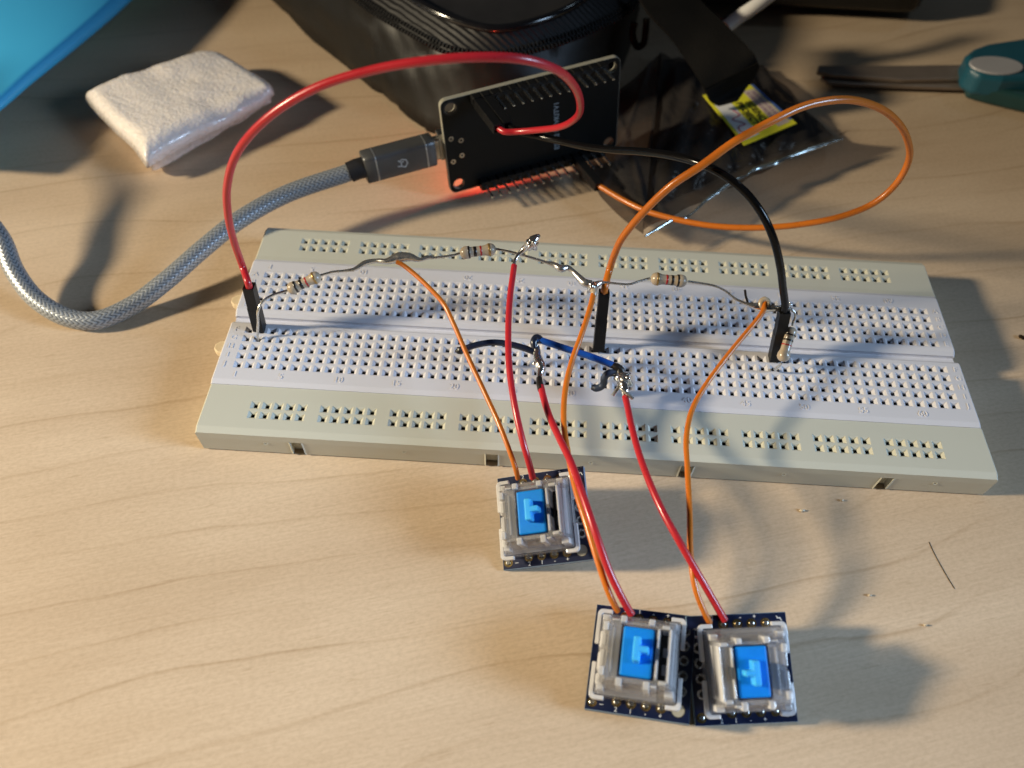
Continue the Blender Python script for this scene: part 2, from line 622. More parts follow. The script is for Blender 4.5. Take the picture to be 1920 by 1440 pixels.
_nt.links.new(_mx.outputs[0], _nt.nodes['Material Output'].inputs['Surface'])
M_WHITEC = pmat('white_cable_sheath', (.72, .72, .72), .4, 0, .04, 100)
M_BLACKS = pmat('black_slab', (.006, .006, .006), .4, 0, .3, 60)
M_BLADE = pmat('scissor_steel', (.25, .205, .175), .38, .45, .25, 120, .05, 900)
M_TEAL = pmat('teal_handle', (.012, .085, .13), .4, 0, .15, 90, .05, 900)
M_DKTEAL = pmat('dark_teal_handle', (.010, .045, .048), .45, 0, .15, 90)
M_GREYI = pmat('grey_inlay', (.40, .40, .43), .4, 0, .1, 120)
M_STKY = pmat('sticker_yellow', (.80, .77, .04), .5, 0, .06, 200)
M_STKW = pmat('sticker_white', (.84, .86, .90), .5, 0, .05, 200)
M_STKP = pmat('sticker_pink', (.60, .50, .46), .5, 0, .1, 300)
M_STKB = pmat('sticker_blue', (.06, .13, .42), .5, 0, .1, 300)
M_INK = pmat('ink_black', (.02, .02, .012), .6)
M_INKR = pmat('ink_red', (.45, .10, .16), .6)
M_INKV = pmat('ink_violet', (.30, .16, .26), .6)
M_CRUMB = pmat('pale_crumb', (.60, .52, .40), .5, 0, .1, 900)
M_DARKC = pmat('dark_speck', (.022, .014, .009), .95, spec=.05)
M_LED = pmat('led_red', (.6, .02, .01), .3, emit=(1.0, .05, .02), estr=40.0)


def film_mat():
    m = bpy.data.materials.new('antistatic_film')
    m.use_nodes = True
    nt = m.node_tree
    N, L = nt.nodes, nt.links
    b = N['Principled BSDF']
    b.inputs['Base Color'].default_value = (.085, .078, .078, 1)
    b.inputs['Roughness'].default_value = .22
    b.inputs['Metallic'].default_value = .25
    b.inputs['Specular IOR Level'].default_value = .8
    tc = N.new('ShaderNodeTexCoord')
    n = N.new('ShaderNodeTexNoise'); n.inputs['Scale'].default_value = 55; n.inputs['Detail'].default_value = 4; n.inputs['Distortion'].default_value = 1.2
    L.new(tc.outputs['Object'], n.inputs['Vector'])
    bp = N.new('ShaderNodeBump'); bp.inputs['Strength'].default_value = .4; bp.inputs['Distance'].default_value = .005
    L.new(n.outputs['Fac'], bp.inputs['Height']); L.new(bp.outputs['Normal'], b.inputs['Normal'])
    t = N.new('ShaderNodeBsdfTransparent'); t.inputs[0].default_value = (.42, .38, .36, 1)
    mx = N.new('ShaderNodeMixShader'); mx.inputs[0].default_value = .45
    L.new(t.outputs[0], mx.inputs[1]); L.new(b.outputs[0], mx.inputs[2])
    L.new(mx.outputs[0], N['Material Output'].inputs['Surface'])
    return m


M_FILM = film_mat()
M_FILM_GLINT = pmat('film_glint', (.42, .47, .48), .16, .85, .1, 300, .25, 500)  # paler than the film: the glint along its fold as colour

# ------------------------------------------------------------------ table
mb = MB().box(-520, 760, -420, 780, -26, 0)
t = mb.build('tabletop', M_WOOD)
tag(t, 'pale maple wooden table top under everything, with fine slanting grain', None, kind='structure')

# ------------------------------------------------------------------ breadboard
PITCH = 2.54
ZT, ZR = 8.5, 7.94
XL, XR = -4.85, 162.2
bb = thing('breadboard', (78.7, 14, 0), 'long white solderless breadboard covered in square holes, numbered 1 to 60', 'breadboard')


def hole_patch(mb, cb, xs, ys, z, x0, x1, y0, y1, op=1.96, inn=.86, dz=.52, deep=3.6):
    """Top sheet between x0..x1 and y0..y1 with a funnel at each (x, y)."""
    h = PITCH / 2
    cuts = []
    cur = x0
    for x in xs:
        if x - h - cur > 1e-6:
            cuts.append((cur, x - h, None))
        cuts.append((x - h, x + h, x))
        cur = x + h
    if x1 - cur > 1e-6:
        cuts.append((cur, x1, None))
    rows = []
    cur = y0
    for y in ys:
        if y - h - cur > 1e-6:
            rows.append((cur, y - h, None))
        rows.append((y - h, y + h, y))
        cur = y + h
    if y1 - cur > 1e-6:
        rows.append((cur, y1, None))
    for a, b_, xc in cuts:
        if xc is None:
            mb.quad((a, y0, z), (b_, y0, z), (b_, y1, z), (a, y1, z))
            continue
        for c, d, yc in rows:
            if yc is None:
                mb.quad((a, c, z), (b_, c, z), (b_, d, z), (a, d, z))
                continue
            o, i = op / 2, inn / 2
            R0 = [(a, c, z), (b_, c, z), (b_, d, z), (a, d, z)]
            R1 = [(xc - o, yc - o, z), (xc + o, yc - o, z), (xc + o, yc + o, z), (xc - o, yc + o, z)]
            R2 = [(xc - i, yc - i, z - dz), (xc + i, yc - i, z - dz), (xc + i, yc + i, z - dz), (xc - i, yc + i, z - dz)]
            R3 = [(p[0], p[1], z - dz - .35) for p in R2]
            vs = R0 + R1 + R2 + R3
            fs = []
            for lv in range(3):
                for k in range(4):
                    k2 = (k + 1) % 4
                    fs.append((lv * 4 + k, lv * 4 + k2, lv * 4 + 4 + k2, lv * 4 + 4 + k))
            mb.add(vs, fs)
            R4 = [(p[0], p[1], z - deep) for p in R2]
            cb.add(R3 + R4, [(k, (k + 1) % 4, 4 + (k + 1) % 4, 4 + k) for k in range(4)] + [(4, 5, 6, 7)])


def extrude_profile(mb, prof, xa, xb, capa=True, capb=True, ch=.35, zch=7.0):
    """prof: (y, z) points, skipping segments marked with None between."""
    def dn(p):
        return (p[0], p[1] - ch if p[1] > zch else p[1])
    xs = [(xa, capa), (xa + ch, False), (xb - ch, False), (xb, capb)]
    for (u0, c0), (u1, c1) in zip(xs[:-1], xs[1:]):
        for p, q in zip(prof[:-1], prof[1:]):
            if p is None or q is None:
                continue
            pa, qa = (dn(p), dn(q)) if c0 else (p, q)
            pb, qb = (dn(p), dn(q)) if c1 else (p, q)
            mb.quad((u0, *pa), (u1, *pb), (u1, *qb), (u0, *qa))
    pts = [dn(p) for p in prof if p is not None]
    n = len(pts)
    if capa:
        mb.add([(xa, *p) for p in pts], [tuple(range(n))])
    if capb:
        mb.add([(xb, *p) for p in pts], [tuple(range(n))[::-1]])


cols = [k * PITCH for k in range(63)]
main, cont = MB(), MB()
XA, XB = XL, XR - .3
hole_patch(main, cont, cols, [k * PITCH for k in range(5)], ZT, XA + .35, XB - .35, -1.27, 11.43)
hole_patch(main, cont, cols, [k * PITCH for k in range(7, 12)], ZT, XA + .35, XB - .35, 16.51, 29.21)
near_top = [(-5.30, 4.0), (-5.42, 8.12), (-4.25, 8.5), (-1.27, 8.5), None, (11.43, 8.5), (12.05, 8.5), (12.55, 8.2),
            (13.0, 6.5), (15.1, 6.5), (15.15, 7.0), (14.95, 7.55), (15.75, 8.25), (16.51, 8.5), None, (29.21, 8.5), (32.4, 8.5), (33.35, 8.15), (33.35, 4.0)]
extrude_profile(main, near_top, XA, XB)
# narrow chamfer strips beside the hole fields at both ends
for x0, x1, za, zb in ((XA, XA + .35, ZT - .35, ZT), (XB - .35, XB, ZT, ZT - .35)):
    for y0, y1 in ((-1.27, 11.43), (16.51, 29.21)):
        main.quad((x0, y0, za), (x1, y0, zb), (x1, y1, zb), (x0, y1, za))
main.build('terminal_strip', M_MAIN, bb)

RX0, RL = 6.26, 144.95
gp = (RL - 4 * PITCH) / 9
rcols = [RX0 + g * gp + k * PITCH for g in range(10) for k in range(5)]
NOTCH = [16.0, 57.6, 98.7, 140.3]

near = MB()
hole_patch(near, cont, rcols, [-12.919, -10.379], ZR, XL + .35, XR - .35, -14.19, -9.11)
for x0, x1, za, zb in ((XL, XL + .35, ZR - .35, ZR), (XR - .35, XR, ZR, ZR - .35)):
    near.quad((x0, -14.19, za), (x1, -14.19, zb), (x1, -9.11, zb), (x0, -9.11, za))
up = [(-17.78, 5.4), (-17.85, 7.32), (-16.45, ZR), (-14.19, ZR), None, (-9.11, ZR), (-5.44, ZR), (-5.44, 4.0)]
extrude_profile(near, up, XL, XR)
xs = [XL] + [x for n_ in NOTCH for x in (n_ - 1.28, n_ + 1.28)] + [XR]
for a, b_ in zip(xs[0::2], xs[1::2]):
    near.quad((a, -17.35, .45), (b_, -17.35, .45), (b_, -17.78, 5.4), (a, -17.78, 5.4))
    near.quad((a, -17.0, .45), (b_, -17.0, .45), (b_, -17.35, .45), (a, -17.35, .45))
for n_ in NOTCH:
    a, b_ = n_ - 1.28, n_ + 1.28
    near.quad((a, -16.0, .45), (b_, -16.0, .45), (b_, -16.0, 5.4), (a, -16.0, 5.4))
    near.quad((a, -17.78, 5.4), (b_, -17.78, 5.4), (b_, -16.0, 5.4), (a, -16.0, 5.4))
    near.quad((a, -17.35, .45), (a, -16.0, .45), (a, -16.0, 5.4), (a, -17.78, 5.4))
    near.quad((b_, -16.0, .45), (b_, -17.35, .45), (b_, -17.78, 5.4), (b_, -16.0, 5.4))
    # raised lips on both sides of the dovetail slot
    near.add([(a - .3, -17.36, .45), (a, -17.50, .45), (a, -17.93, 5.5), (a - .3, -17.79, 5.5)], [(0, 1, 2, 3)])
    near.add([(b_, -17.50, .45), (b_ + .3, -17.36, .45), (b_ + .3, -17.79, 5.5), (b_, -17.93, 5.5)], [(0, 1, 2, 3)])
for x in (XL, XR):
    near.add([(x, -17.35, .45), (x, -5.44, .45), (x, -5.44, 5.4), (x, -17.78, 5.4)], [(0, 1, 2, 3)])
# small ejector dimples on the front face
for x in (9.5, 39.0, 78.5, 119.0, 150.5):
    near.ring((0, 0), .34, .52, 0, .07, 14, M=Matrix.Translation((x, -17.70, 4.4)) @ Matrix.Rotation(math.radians(85), 4, 'X'))
near.build('power_rail', M_RAIL, bb)

far = MB()
hole_patch(far, cont, rcols, [38.527, 41.067], ZR, XL + .35, XR - .35, 37.26, 42.34)
for x0, x1, za, zb in ((XL, XL + .35, ZR - .35, ZR), (XR - .35, XR, ZR, ZR - .35)):
    far.quad((x0, 37.26, za), (x1, 37.26, zb), (x1, 42.34, zb), (x0, 42.34, za))
upf = [(33.37, .45), (33.37, 8.05), (34.9, ZR), (37.26, ZR), None, (42.34, ZR), (44.4, ZR), (45.75, 7.4), (45.7, .45)]
extrude_profile(far, upf, XL, XR)
far.build('power_rail', M_RAIL, bb)
cont.build('contacts', M_CONTACT_SHADE, bb, kind='stuff')
mid = MB().box(XL + .2, XR - .5, -5.2, 33.2, .5, 4.6)
mid.build('underside', M_RAIL, bb)

emb = MB()
for k in [1] + list(range(5, 61, 5)):
    x = (k - 1) * PITCH
    text_mb(str(k), 2.15, .14, Matrix.Translation((x, -2.85, ZT - .02)), emb)
    text_mb(str(k), 2.15, .14, Matrix.Translation((x, 30.75, ZT - .02)) @ Matrix.Rotation(math.pi, 4, 'Z'), emb)
for i, ch in enumerate('JIHGF'):
    for x in (-3.0, 160.3):
        text_mb(ch, 1.9, .14, Matrix.Translation((x, i * PITCH, ZT - .02)), emb)
for i, ch in enumerate('EDCBA'):
    for x in (-3.0, 160.3):
        text_mb(ch, 1.9, .14, Matrix.Translation((x, (i + 7) * PITCH, ZT - .02)), emb)
emb.build('embossed_lettering', M_EMB, bb)
for y in (20.6, 6.0):
    tb = MB()
    poly = [(XL, y - 2.0), (XL - 1.6, y - 1.6), (XL - 2.6, y - .6), (XL - 2.6, y + .7), (XL - 1.6, y + 1.7), (XL, y + 2.1)]
    tb.prism(poly, 5.2, 6.9)
    tb.build('side_tab', M_TAB, bb, bevel=.25)

# ------------------------------------------------------------------ resistors
RES = []


def seg_path(pts, n=6):
    return catmull(pts, n)


def lerp(a, b, t):
    return Vector(a) + (Vector(b) - Vector(a)) * t


def resistor(A, B, leads, label, bands):
    A, B = Vector(A), Vector(B)
    mid_ = (A + B) / 2
    d = (B - A).normalized()
    Ln = 7.9
    A, B = mid_ - d * Ln / 2, mid_ + d * Ln / 2
    root = thing('resistor', mid_, label, 'resistor', 'resistors soldered in a chain over the breadboard')
    g_ = 7.9 / 7.3
    prof = [(0, .32), (.12, .62), (.45, 1.02), (.9, 1.22), (1.45, 1.24), (1.95, 1.10), (2.3, .98), (3.65, .95), (5.0, .98), (5.35, 1.10), (5.85, 1.24),
            (6.4, 1.22), (6.85, 1.02), (7.18, .62), (7.3, .32)]
    prof = [(t * g_, q_ * 1.13) for t, q_ in prof]
    bands = [(t * g_, w * g_, q_ * 1.13, m) for t, w, q_, m in bands]
    MB().lathe(prof, A, B, 24).build('body', M_RBODY, root)
    for t0, w, r, m in bands:
        q = A + d * t0
        MB().lathe([(0, r - .05), (.03, r), (w - .03, r), (w, r - .05)], q, q + d, 24).build('band', m, root)
    for pts, rad in leads:
        MB().tube(catmull(pts, 7), rad, 9).build('lead', M_LEAD, root)
    return root


K, RD, G = M_RBLACK, M_RRED, M_RGOLD
stdb = [(1.62, .42, 1.205, K), (2.75, .62, .998, K), (4.05, .38, .985, RD), (5.75, .45, 1.262, G)]
rs1A, rs1B = P(541, 544, 20.0), P(599, 517, 22.0)
resistor(rs1A, rs1B,
         [([(2.54, 7.62, 5.5), (2.54, 7.62, 8.6), P(484, 603, 13.5), P(484, 582, 17.2), P(492, 566, 18.6), P(512, 553, 19.2), P(530, 547.5, 19.7), rs1A], .30),
          ([rs1B, P(624, 510, 22.6), P(645, 508, 23.0), P(664, 505, 23.4), P(685, 493, 24.2), P(706, 489, 24.6), P(725, 490, 25.0), P(748, 483, 25.4),
            P(768, 482, 25.8), P(788, 487, 26.0), P(800, 483, 26.2), P(812, 482, 26.4)],
           [.28, .28, .30, .42, .62, .50, .66, 1.20, .95, .42, .52, .28])],
         'resistor at the left end of the chain, next to the red jumper plug', stdb)
rs2A, rs2B = P(863, 475, 27.0), P(929, 467, 27.4)
resistor(rs2A, rs2B,
         [([P(806, 484, 26.2), P(835, 481, 26.6), P(852, 478, 26.8), rs2A], .28),
          ([rs2B, P(946, 470, 27.4), P(975, 477, 27.2), P(1005, 486, 26.8), P(1024, 492, 26.4), P(1040, 497, 26.2), P(1052, 504, 26.0), P(1064, 502, 25.9),
            P(1074, 509, 25.6), P(1086, 521, 25.2), P(1097, 531, 25.0), P(1110, 533, 24.9)],
           [.28, .28, .28, .30, .34, .62, .85, .60, .55, .75, .95, .85])],
         'level resistor in the middle of the chain, left of the solder-tipped red wire', stdb)
rs3A, rs3B = P(1290, 528, 24.6), P(1218, 522, 25.0)
resistor(rs3A, rs3B,
         [([rs3B, P(1200, 527, 25.0), P(1180, 533, 24.9), P(1158, 532, 24.9), P(1140, 530, 24.9), P(1126, 530, 24.9), P(1112, 538, 24.6)], [.28, .26, .26, .26, .28, .50, 1.15]),
          ([rs3A, P(1312, 531, 24.2), P(1342, 537, 23.8), P(1362, 547, 23.2), P(1378, 560, 22.5), P(1398, 569, 22.0), P(1412, 573, 21.8), P(1432, 572, 21.6),
            P(1446, 579, 21.4), P(1462, 576, 21.5), P(1484, 571, 21.7)],
           [.28, .27, .26, .26, .28, .36, .62, .70, .62, .40, .24])],
         'level resistor right of the orange jumper plug, red band on its left half', [(1.62, .42, 1.205, K), (2.75, .50, .998, K), (3.9, .42, .985, RD), (5.75, .45, 1.262, G)])
rs4A, rs4B = P(1486, 610, 17.5), P(1465, 681, 12.6)
resistor(rs4A, rs4B,
         [([P(1448, 583, 21.2), P(1462, 579, 21.5), P(1478, 578, 21.4), P(1489, 585, 20.8), P(1491, 595, 19.6), P(1487, 604, 18.4), rs4A], [.45, .48, .42, .28, .28, .28, .28]),
          ([rs4B, P(1459, 688, 11.3), P(1454, 694, 9.6), (119.38, 7.62, 8.0), (119.38, 7.62, 5.6)], .28)],
         'upright resistor leaning on the black jumper plug', [(1.55, .30, 1.215, K), (2.65, .34, 1.01, K), (3.7, .28, .985, RD)])

# ------------------------------------------------------------------ jumper wires with black plugs
GJ = 'long jumper wires with black plugs'


def plug_mb(a, b, w=2.5, twist=0.0):
    """square connector housing from a (board end) to b (wire end)"""
    a, b = Vector(a), Vector(b)
    d = (b - a).normalized()
    x = Vector((1, 0, 0)); x = (x - d * x.dot(d)).normalized()
    y = d.cross(x)
    if twist:
        q = Matrix.Rotation(twist, 3, d)
        x, y = q @ x, q @ y
    Ln = (b - a).length
    M = basis(a, x, y, d)
    h = w / 2
    m = MB()
    m.frustum((-h, h, -h, h), (-h, h, -h, h), 0, Ln * .55, True, False, M)
    m.frustum((-h, h, -h, h), (-h * .93, h * .93, -h, h), Ln * .55, Ln * .58, False, False, M)
    m.frustum((-h * .93, h * .93, -h, h), (-h * .93, h * .93, -h, h), Ln * .58, Ln, False, False, M)
    # hollow mouth
    o, i = h * .93, h * .66
    vs = [(-o, -h, Ln), (o, -h, Ln), (o, h, Ln), (-o, h, Ln), (-i, -i, Ln), (i, -i, Ln), (i, i, Ln), (-i, i, Ln),
          (-i, -i, Ln - 1.6), (i, -i, Ln - 1.6), (i, i, Ln - 1.6), (-i, i, Ln - 1.6)]
    fs = [(k, (k + 1) % 4, 4 + (k + 1) % 4, 4 + k) for k in range(4)] + [(4 + k, 4 + (k + 1) % 4, 8 + (k + 1) % 4, 8 + k) for k in range(4)] + [(8, 9, 10, 11)]
    m.add([M @ Vector(p) for p in vs], fs)
    # latch window on the face
    m.box(-h * .35, h * .35, -h - .03, -h + .1, Ln * .30, Ln * .50, M)
    return m, M, Ln


def pin_mb(a, d, ln, w=.62):
    a, d = Vector(a), Vector(d).normalized()
    x = Vector((1, 0, 0)); x = (x - d * x.dot(d)).normalized()
    M = basis(a, x, d.cross(x), d)
    h = w / 2
    m = MB()
    m.frustum((-h, h, -h, h), (-h, h, -h, h), 0, ln - .4, True, False, M)
    m.frustum((-h, h, -h, h), (-h * .5, h * .5, -h * .5, h * .5), ln - .4, ln, False, True, M)
    return m


# pose of the microcontroller board, needed by the far plugs
BX, BY, BN = Vector((.901, .432, .039)), Vector((-.074, .064, .995)), Vector((.427, -.900, .089))
BC = Vector((61.97, 80.69, 17.28))
BM = basis(BC, BX, BY, BN)
BW, BH = 51.0, 27.9


def on_board(x, y, z=0):
    return BM @ Vector((x, y, z))


PINX = [-16.15 + 2.54 * k for k in range(15)]
PINY = 12.7


def jumper(name_label, mat, bottom, top, path, rad, fend, fdir_pt):
    bottom, top = Vector(bottom), Vector(top)
    root = thing('jumper_wire', bottom, name_label, 'jumper wire', GJ)
    m, _, _ = plug_mb(bottom, top)
    m.build('plug_housing', M_HOUS, root, bevel=.12)
    d = (top - bottom).normalized()
    pin_mb(bottom + d * .1, -d, 3.6).build('pin', M_TIN, root)
    m2, _, _ = plug_mb(fend, fdir_pt)
    m2.build('plug_housing', M_HOUS, root, bevel=.12)
    fd = (Vector(fdir_pt) - Vector(fend)).normalized()
    full = [top - d * 1.4] + path + [Vector(fdir_pt) - fd * 1.2]
    MB().tube(catmull(full, 10), rad, 16).build('insulation', mat, root)
    return root


f1a, f1b = on_board(PINX[0], PINY, 2.9), on_board(PINX[0], PINY, 16.5)
f2a, f2b = on_board(PINX[1], PINY, 2.9), on_board(PINX[1], PINY, 16.5)
jumper('red jumper wire arching high from the left end of the breadboard', M_RED, P(487, 616, 8.7), P(467, 536, 22.0),
       [P(465, 530, 23.2), D(455, 500, 180), D(438, 450, 171), D(428, 405, 163), D(426, 350, 156), D(444, 288, 149), D(502, 221, 142), D(592, 165, 137), D(700, 131, 134),
        D(800, 114, 132), D(900, 107, 132), D(980, 111, 134), D(1040, 129, 139), D(1075, 159, 149), D(1088, 195, 163), D(1080, 221, 178), D(1050, 238, 189),
        D(1005, 244, 197), D(968, 247, 200.5), D(946, 247, 201.0)], .77, f1a, f1b)
jumper('black jumper wire arching to the upright resistor at the right', M_BLACKW, P(1452, 673, 8.7), P(1471, 583, 21.6),
       [P(1472, 577, 22.8), D(1468, 540, 173), D(1463, 500, 168), D(1451, 450, 163), D(1431, 405, 160), D(1400, 363, 159), D(1352, 325, 160), D(1300, 302, 163), D(1250, 290, 168),
        D(1200, 284, 175), D(1150, 281, 183), D(1100, 275, 190), D(1052, 265, 196.5), D(1005, 254, 200.5), D(975, 247, 201.5)], .82, f2a, f2b)
oa, ob = on_board(PINX[11], -PINY, 2.9), on_board(PINX[11], -PINY, 16.5)
jumper('orange jumper wire looping far out to the right', M_ORANGE, P(1122, 656, 8.7), P(1133, 546, 22.6),
       [P(1134, 540, 23.8), D(1143, 505, 180), D(1153, 475, 176), D(1167, 446, 172), D(1210, 394, 166), D(1260, 347, 161), D(1317, 309, 158), D(1375, 267, 156), D(1447, 227, 156),
        D(1511, 198, 158), D(1575, 187, 161), D(1624, 193, 166), D(1670, 216, 173), D(1699, 255, 181), D(1704, 300, 189), D(1680, 345, 195), D(1640, 380, 199),
        D(1580, 405, 202), D(1500, 421, 205), D(1420, 427, 208), D(1340, 424, 212), D(1270, 412, 216), D(1210, 395, 220), D(1168, 375, 223.5)], .78, oa, ob)

# ------------------------------------------------------------------ hookup wires
GH = 'short soldered hookup wires'


def hookup(label, mat, pts, rad, extra=(), n=9):
    root = thing('hookup_wire', pts[-1], label, 'wire', GH)
    MB().tube(catmull(pts, n), rad, 12).build('insulation', mat, root)
    for nm, m, b_ in extra:
        b_.build(nm, m, root)
    return root


hookup('orange wire from the left soldered joint to the single switch', M_ORANGE,
       [P(744, 491, 25.2), P(754, 496, 25.0), P(775, 512, 24.6), P(803, 538, 23.8), P(832, 570, 22.6), P(850, 606, 21.4), P(877, 668, 19.8), P(908, 734, 18.4),
        P(938, 800, 17.0), P(957, 850, 15.2), P(967, 880, 13.4), P(971, 897, 11.0)], .52)
sb = MB().tube(catmull([P(963, 500, 27.2), P(966, 488, 27.6), P(975, 474, 28.4), P(986, 464, 29.4), P(995, 457, 30.6), P(1003, 448, 31.6), P(1012, 441, 32.0)], 6),
               [.42, .40, .45, .75, 1.25, .95, .3], 12, wob=.10)
sb2 = MB().blob(P(999, 459, 30.6), (1.15, 1.0, 1.35), 3, .35)
tip = MB().tube([P(998, 450, 31.2), P(996, 443, 31.9)], .35, 8)
hookup('red wire with a big loose solder blob on its upper end', M_RED,
       [P(964, 498, 27.2), P(961, 520, 26.8), P(956, 560, 25.8), P(953, 620, 24.4), P(955, 690, 22.8), P(966, 765, 20.8), P(981, 830, 18.0), P(993, 872, 14.6), P(999, 896, 11.6)], .66,
       [('bare_end', M_SOLDER, sb), ('solder_blob', M_SOLDER, sb2), ('bare_end', M_SOLDER, tip)])
ob1 = MB().blob(P(1110, 540, 24.6), (1.15, 1.2, 1.35), 5, .3)
ob2 = MB().tube(catmull([P(1112, 540, 24.8), P(1114, 549, 24.6), P(1112, 556, 24.2)], 5), [.85, .80, .62], 10, wob=.2)
hookup('orange wire from the joint beside the orange jumper plug to the lower left switch', M_ORANGE,
       [P(1113, 549, 24.6), P(1107, 575, 23.8), P(1090, 628, 22.0), P(1072, 678, 20.0), P(1060, 730, 18.4), P(1057, 790, 17.4), P(1065, 850, 16.8), P(1080, 920, 16.6), P(1101, 987, 15.8),
        P(1125, 1065, 13.8), P(1143, 1115, 11.6), P(1158, 1146, 9.0)], .60,
       [('solder_blob', M_SOLDER, ob1), ('scorched_end', M_RBODY, ob2)])
j2 = MB().tube(catmull([P(1005, 650, 18.0), P(1007, 660, 17.6), P(1008, 672, 17.4), P(1012, 683, 17.4), P(1015, 690, 17.2), P(1012, 702, 17.0), P(1011, 712, 17.0)], 6),
               [.75, .80, 1.05, 1.15, 1.05, .70, .45], 14, wob=.10)
j2b = MB().blob(P(1008, 678, 17.4), (1.0, 1.35, .9), 9, .3)
br2 = MB().tube(catmull([P(1011, 708, 17.0), P(1012, 720, 17.0), P(1015, 731, 17.0)], 5), [.58, .74, .78], 12)
hookup('red wire from the blue wire joint down to the lower left switch', M_RED,
       [P(1014, 724, 17.0), P(1019, 745, 17.2), P(1030, 780, 17.6), P(1048, 820, 18.2), P(1071, 868, 19.0), P(1095, 935, 19.2), P(1117, 1000, 18.0), P(1142, 1070, 14.8), P(1166, 1120, 11.6),
        P(1184, 1152, 9.0)], .72,
       [('solder_joint', M_SOLDER, j2), ('solder_blob', M_SOLDER, j2b), ('scorched_end', M_BURN, br2)])
ring3 = MB().tube(catmull([P(1426, 578, 21.6), P(1427, 567, 22.3), P(1434, 562, 22.6), P(1440, 567, 22.3), P(1437, 576, 21.9)], 6), [.5, .7, .72, .66, .5], 12)
sold3 = MB().tube(catmull([P(1404, 572, 21.6), P(1414, 575, 21.6), P(1426, 577, 21.4), P(1440, 578, 21.4), P(1452, 578, 21.6), P(1464, 577, 21.8)], 6), [.35, .62, .85, .80, .70, .35], 12, wob=.12)
whis = MB().tube([P(1402, 567, 21.8), P(1398, 554, 23.2), P(1397, 544, 24.4)], .26, 8)
whis2 = MB().tube([P(1466, 577, 21.9), P(1476, 573, 22.4), P(1482, 568, 23.2)], [.34, .26, .14], 8)
hookup('orange wire from the joint beside the black jumper plug to the lower right switch', M_ORANGE,
       [P(1434, 566, 22.4), P(1432, 580, 22.0), P(1424, 594, 21.6), P(1400, 623, 20.8), P(1360, 672, 19.6), P(1320, 727, 18.2), P(1297, 770, 17.4), P(1287, 820, 17.0), P(1289, 880, 16.8),
        P(1293, 960, 16.2), P(1295, 1040, 15.2), P(1303, 1100, 13.2), P(1318, 1142, 10.8), P(1331, 1168, 8.8)], .56,
       [('scorched_end', M_RBODY, ring3), ('solder_joint', M_SOLDER, sold3), ('bare_end', M_BURN, whis), ('bare_end', M_SOLDER, whis2)])
b4 = MB().blob(P(1170, 714, 15.2), (1.75, 1.7, 2.0), 12, .38, 26, 18)
b4b = MB().tube(catmull([P(1160, 695, 16.0), P(1163, 706, 16.2), P(1168, 720, 16.2), P(1172, 734, 15.8), P(1172, 744, 15.2)], 6), [.55, .75, 1.0, .85, .5], 12, wob=.14)
w1 = MB().tube([P(1164, 718, 16.4), P(1157, 730, 15.8), P(1149, 742, 15.0)], .38, 9)
w2 = MB().tube([P(1164, 728, 16.4), P(1176, 738, 16.4), P(1187, 748, 15.8)], .36, 9)
w3 = MB().tube([P(1170, 700, 16.2), P(1166, 712, 17.2), P(1176, 716, 16.6)], .40, 9)
hookup('red wire from the right soldered blue wire joint to the lower right switch', M_RED,
       [P(1172, 744, 15.4), P(1176, 760, 15.8), P(1185, 803, 17.2), P(1204, 868, 18.6), P(1238, 950, 18.8), P(1275, 1018, 17.4), P(1310, 1078, 14.4), P(1340, 1130, 11.0), P(1359, 1163, 8.6)], .68,
       [('solder_blob', M_SOLDER, b4), ('solder_joint', M_SOLDER, b4b), ('bare_end', M_LEAD, w1), ('bare_end', M_LEAD, w2), ('bare_end', M_LEAD, w3)])
nb = MB().blob(P(862, 657, 15.4), (.92, .85, .85), 4, .2)
hookup('short dark navy wire with a loose rounded left end', M_NAVY,
       [P(861, 657, 15.4), P(874, 653, 15.8), P(892, 647, 16.4), P(925, 642, 17.2), P(958, 646, 17.6), P(984, 653, 17.6), P(1004, 661, 17.4)], .70,
       [('scorched_end', M_BURN, nb)])
ub = MB().tube(catmull([P(1003, 653, 18.2), P(1001, 642, 18.8), P(1006, 634, 19.2), P(1012, 637, 19.2), P(1014, 644, 18.8)], 6), [.62, .82, .90, .85, .7], 12)
ue = MB().tube(catmull([P(1146, 684, 16.8), P(1156, 688, 16.8), P(1165, 694, 16.4), P(1167, 702, 15.8)], 5), [.70, .82, .78, .6], 12, wob=.15)
hookup('bright blue wire joining the two soldered joints on the breadboard', M_BLUE,
       [P(1009, 637, 19.2), P(1020, 640, 19.2), P(1035, 645, 19.0), P(1068, 656, 18.6), P(1100, 666, 18.0), P(1130, 677, 17.4), P(1150, 685, 16.8)], .74,
       [('scorched_end', M_NAVY, ub), ('scorched_end', M_BURN, ue)])
hookup('tiny curled grey-blue wire stub left of the right joint', M_STUB,
       [P(1163, 702, 15.4), P(1150, 699, 15.8), P(1139, 701, 15.6), P(1133, 709, 14.4), P(1132, 718, 13.0), P(1127, 725, 12.0), P(1118, 728, 11.6), P(1113, 726, 11.4)], .78)

# ------------------------------------------------------------------ switch modules
GS = 'clear key switches on small navy circuit boards'


def disc_poly(n, r, c=(0, 0)):
    return [(c[0] + r * math.cos(2 * math.pi * k / n), c[1] + r * math.sin(2 * math.pi * k / n)) for k in range(n)]


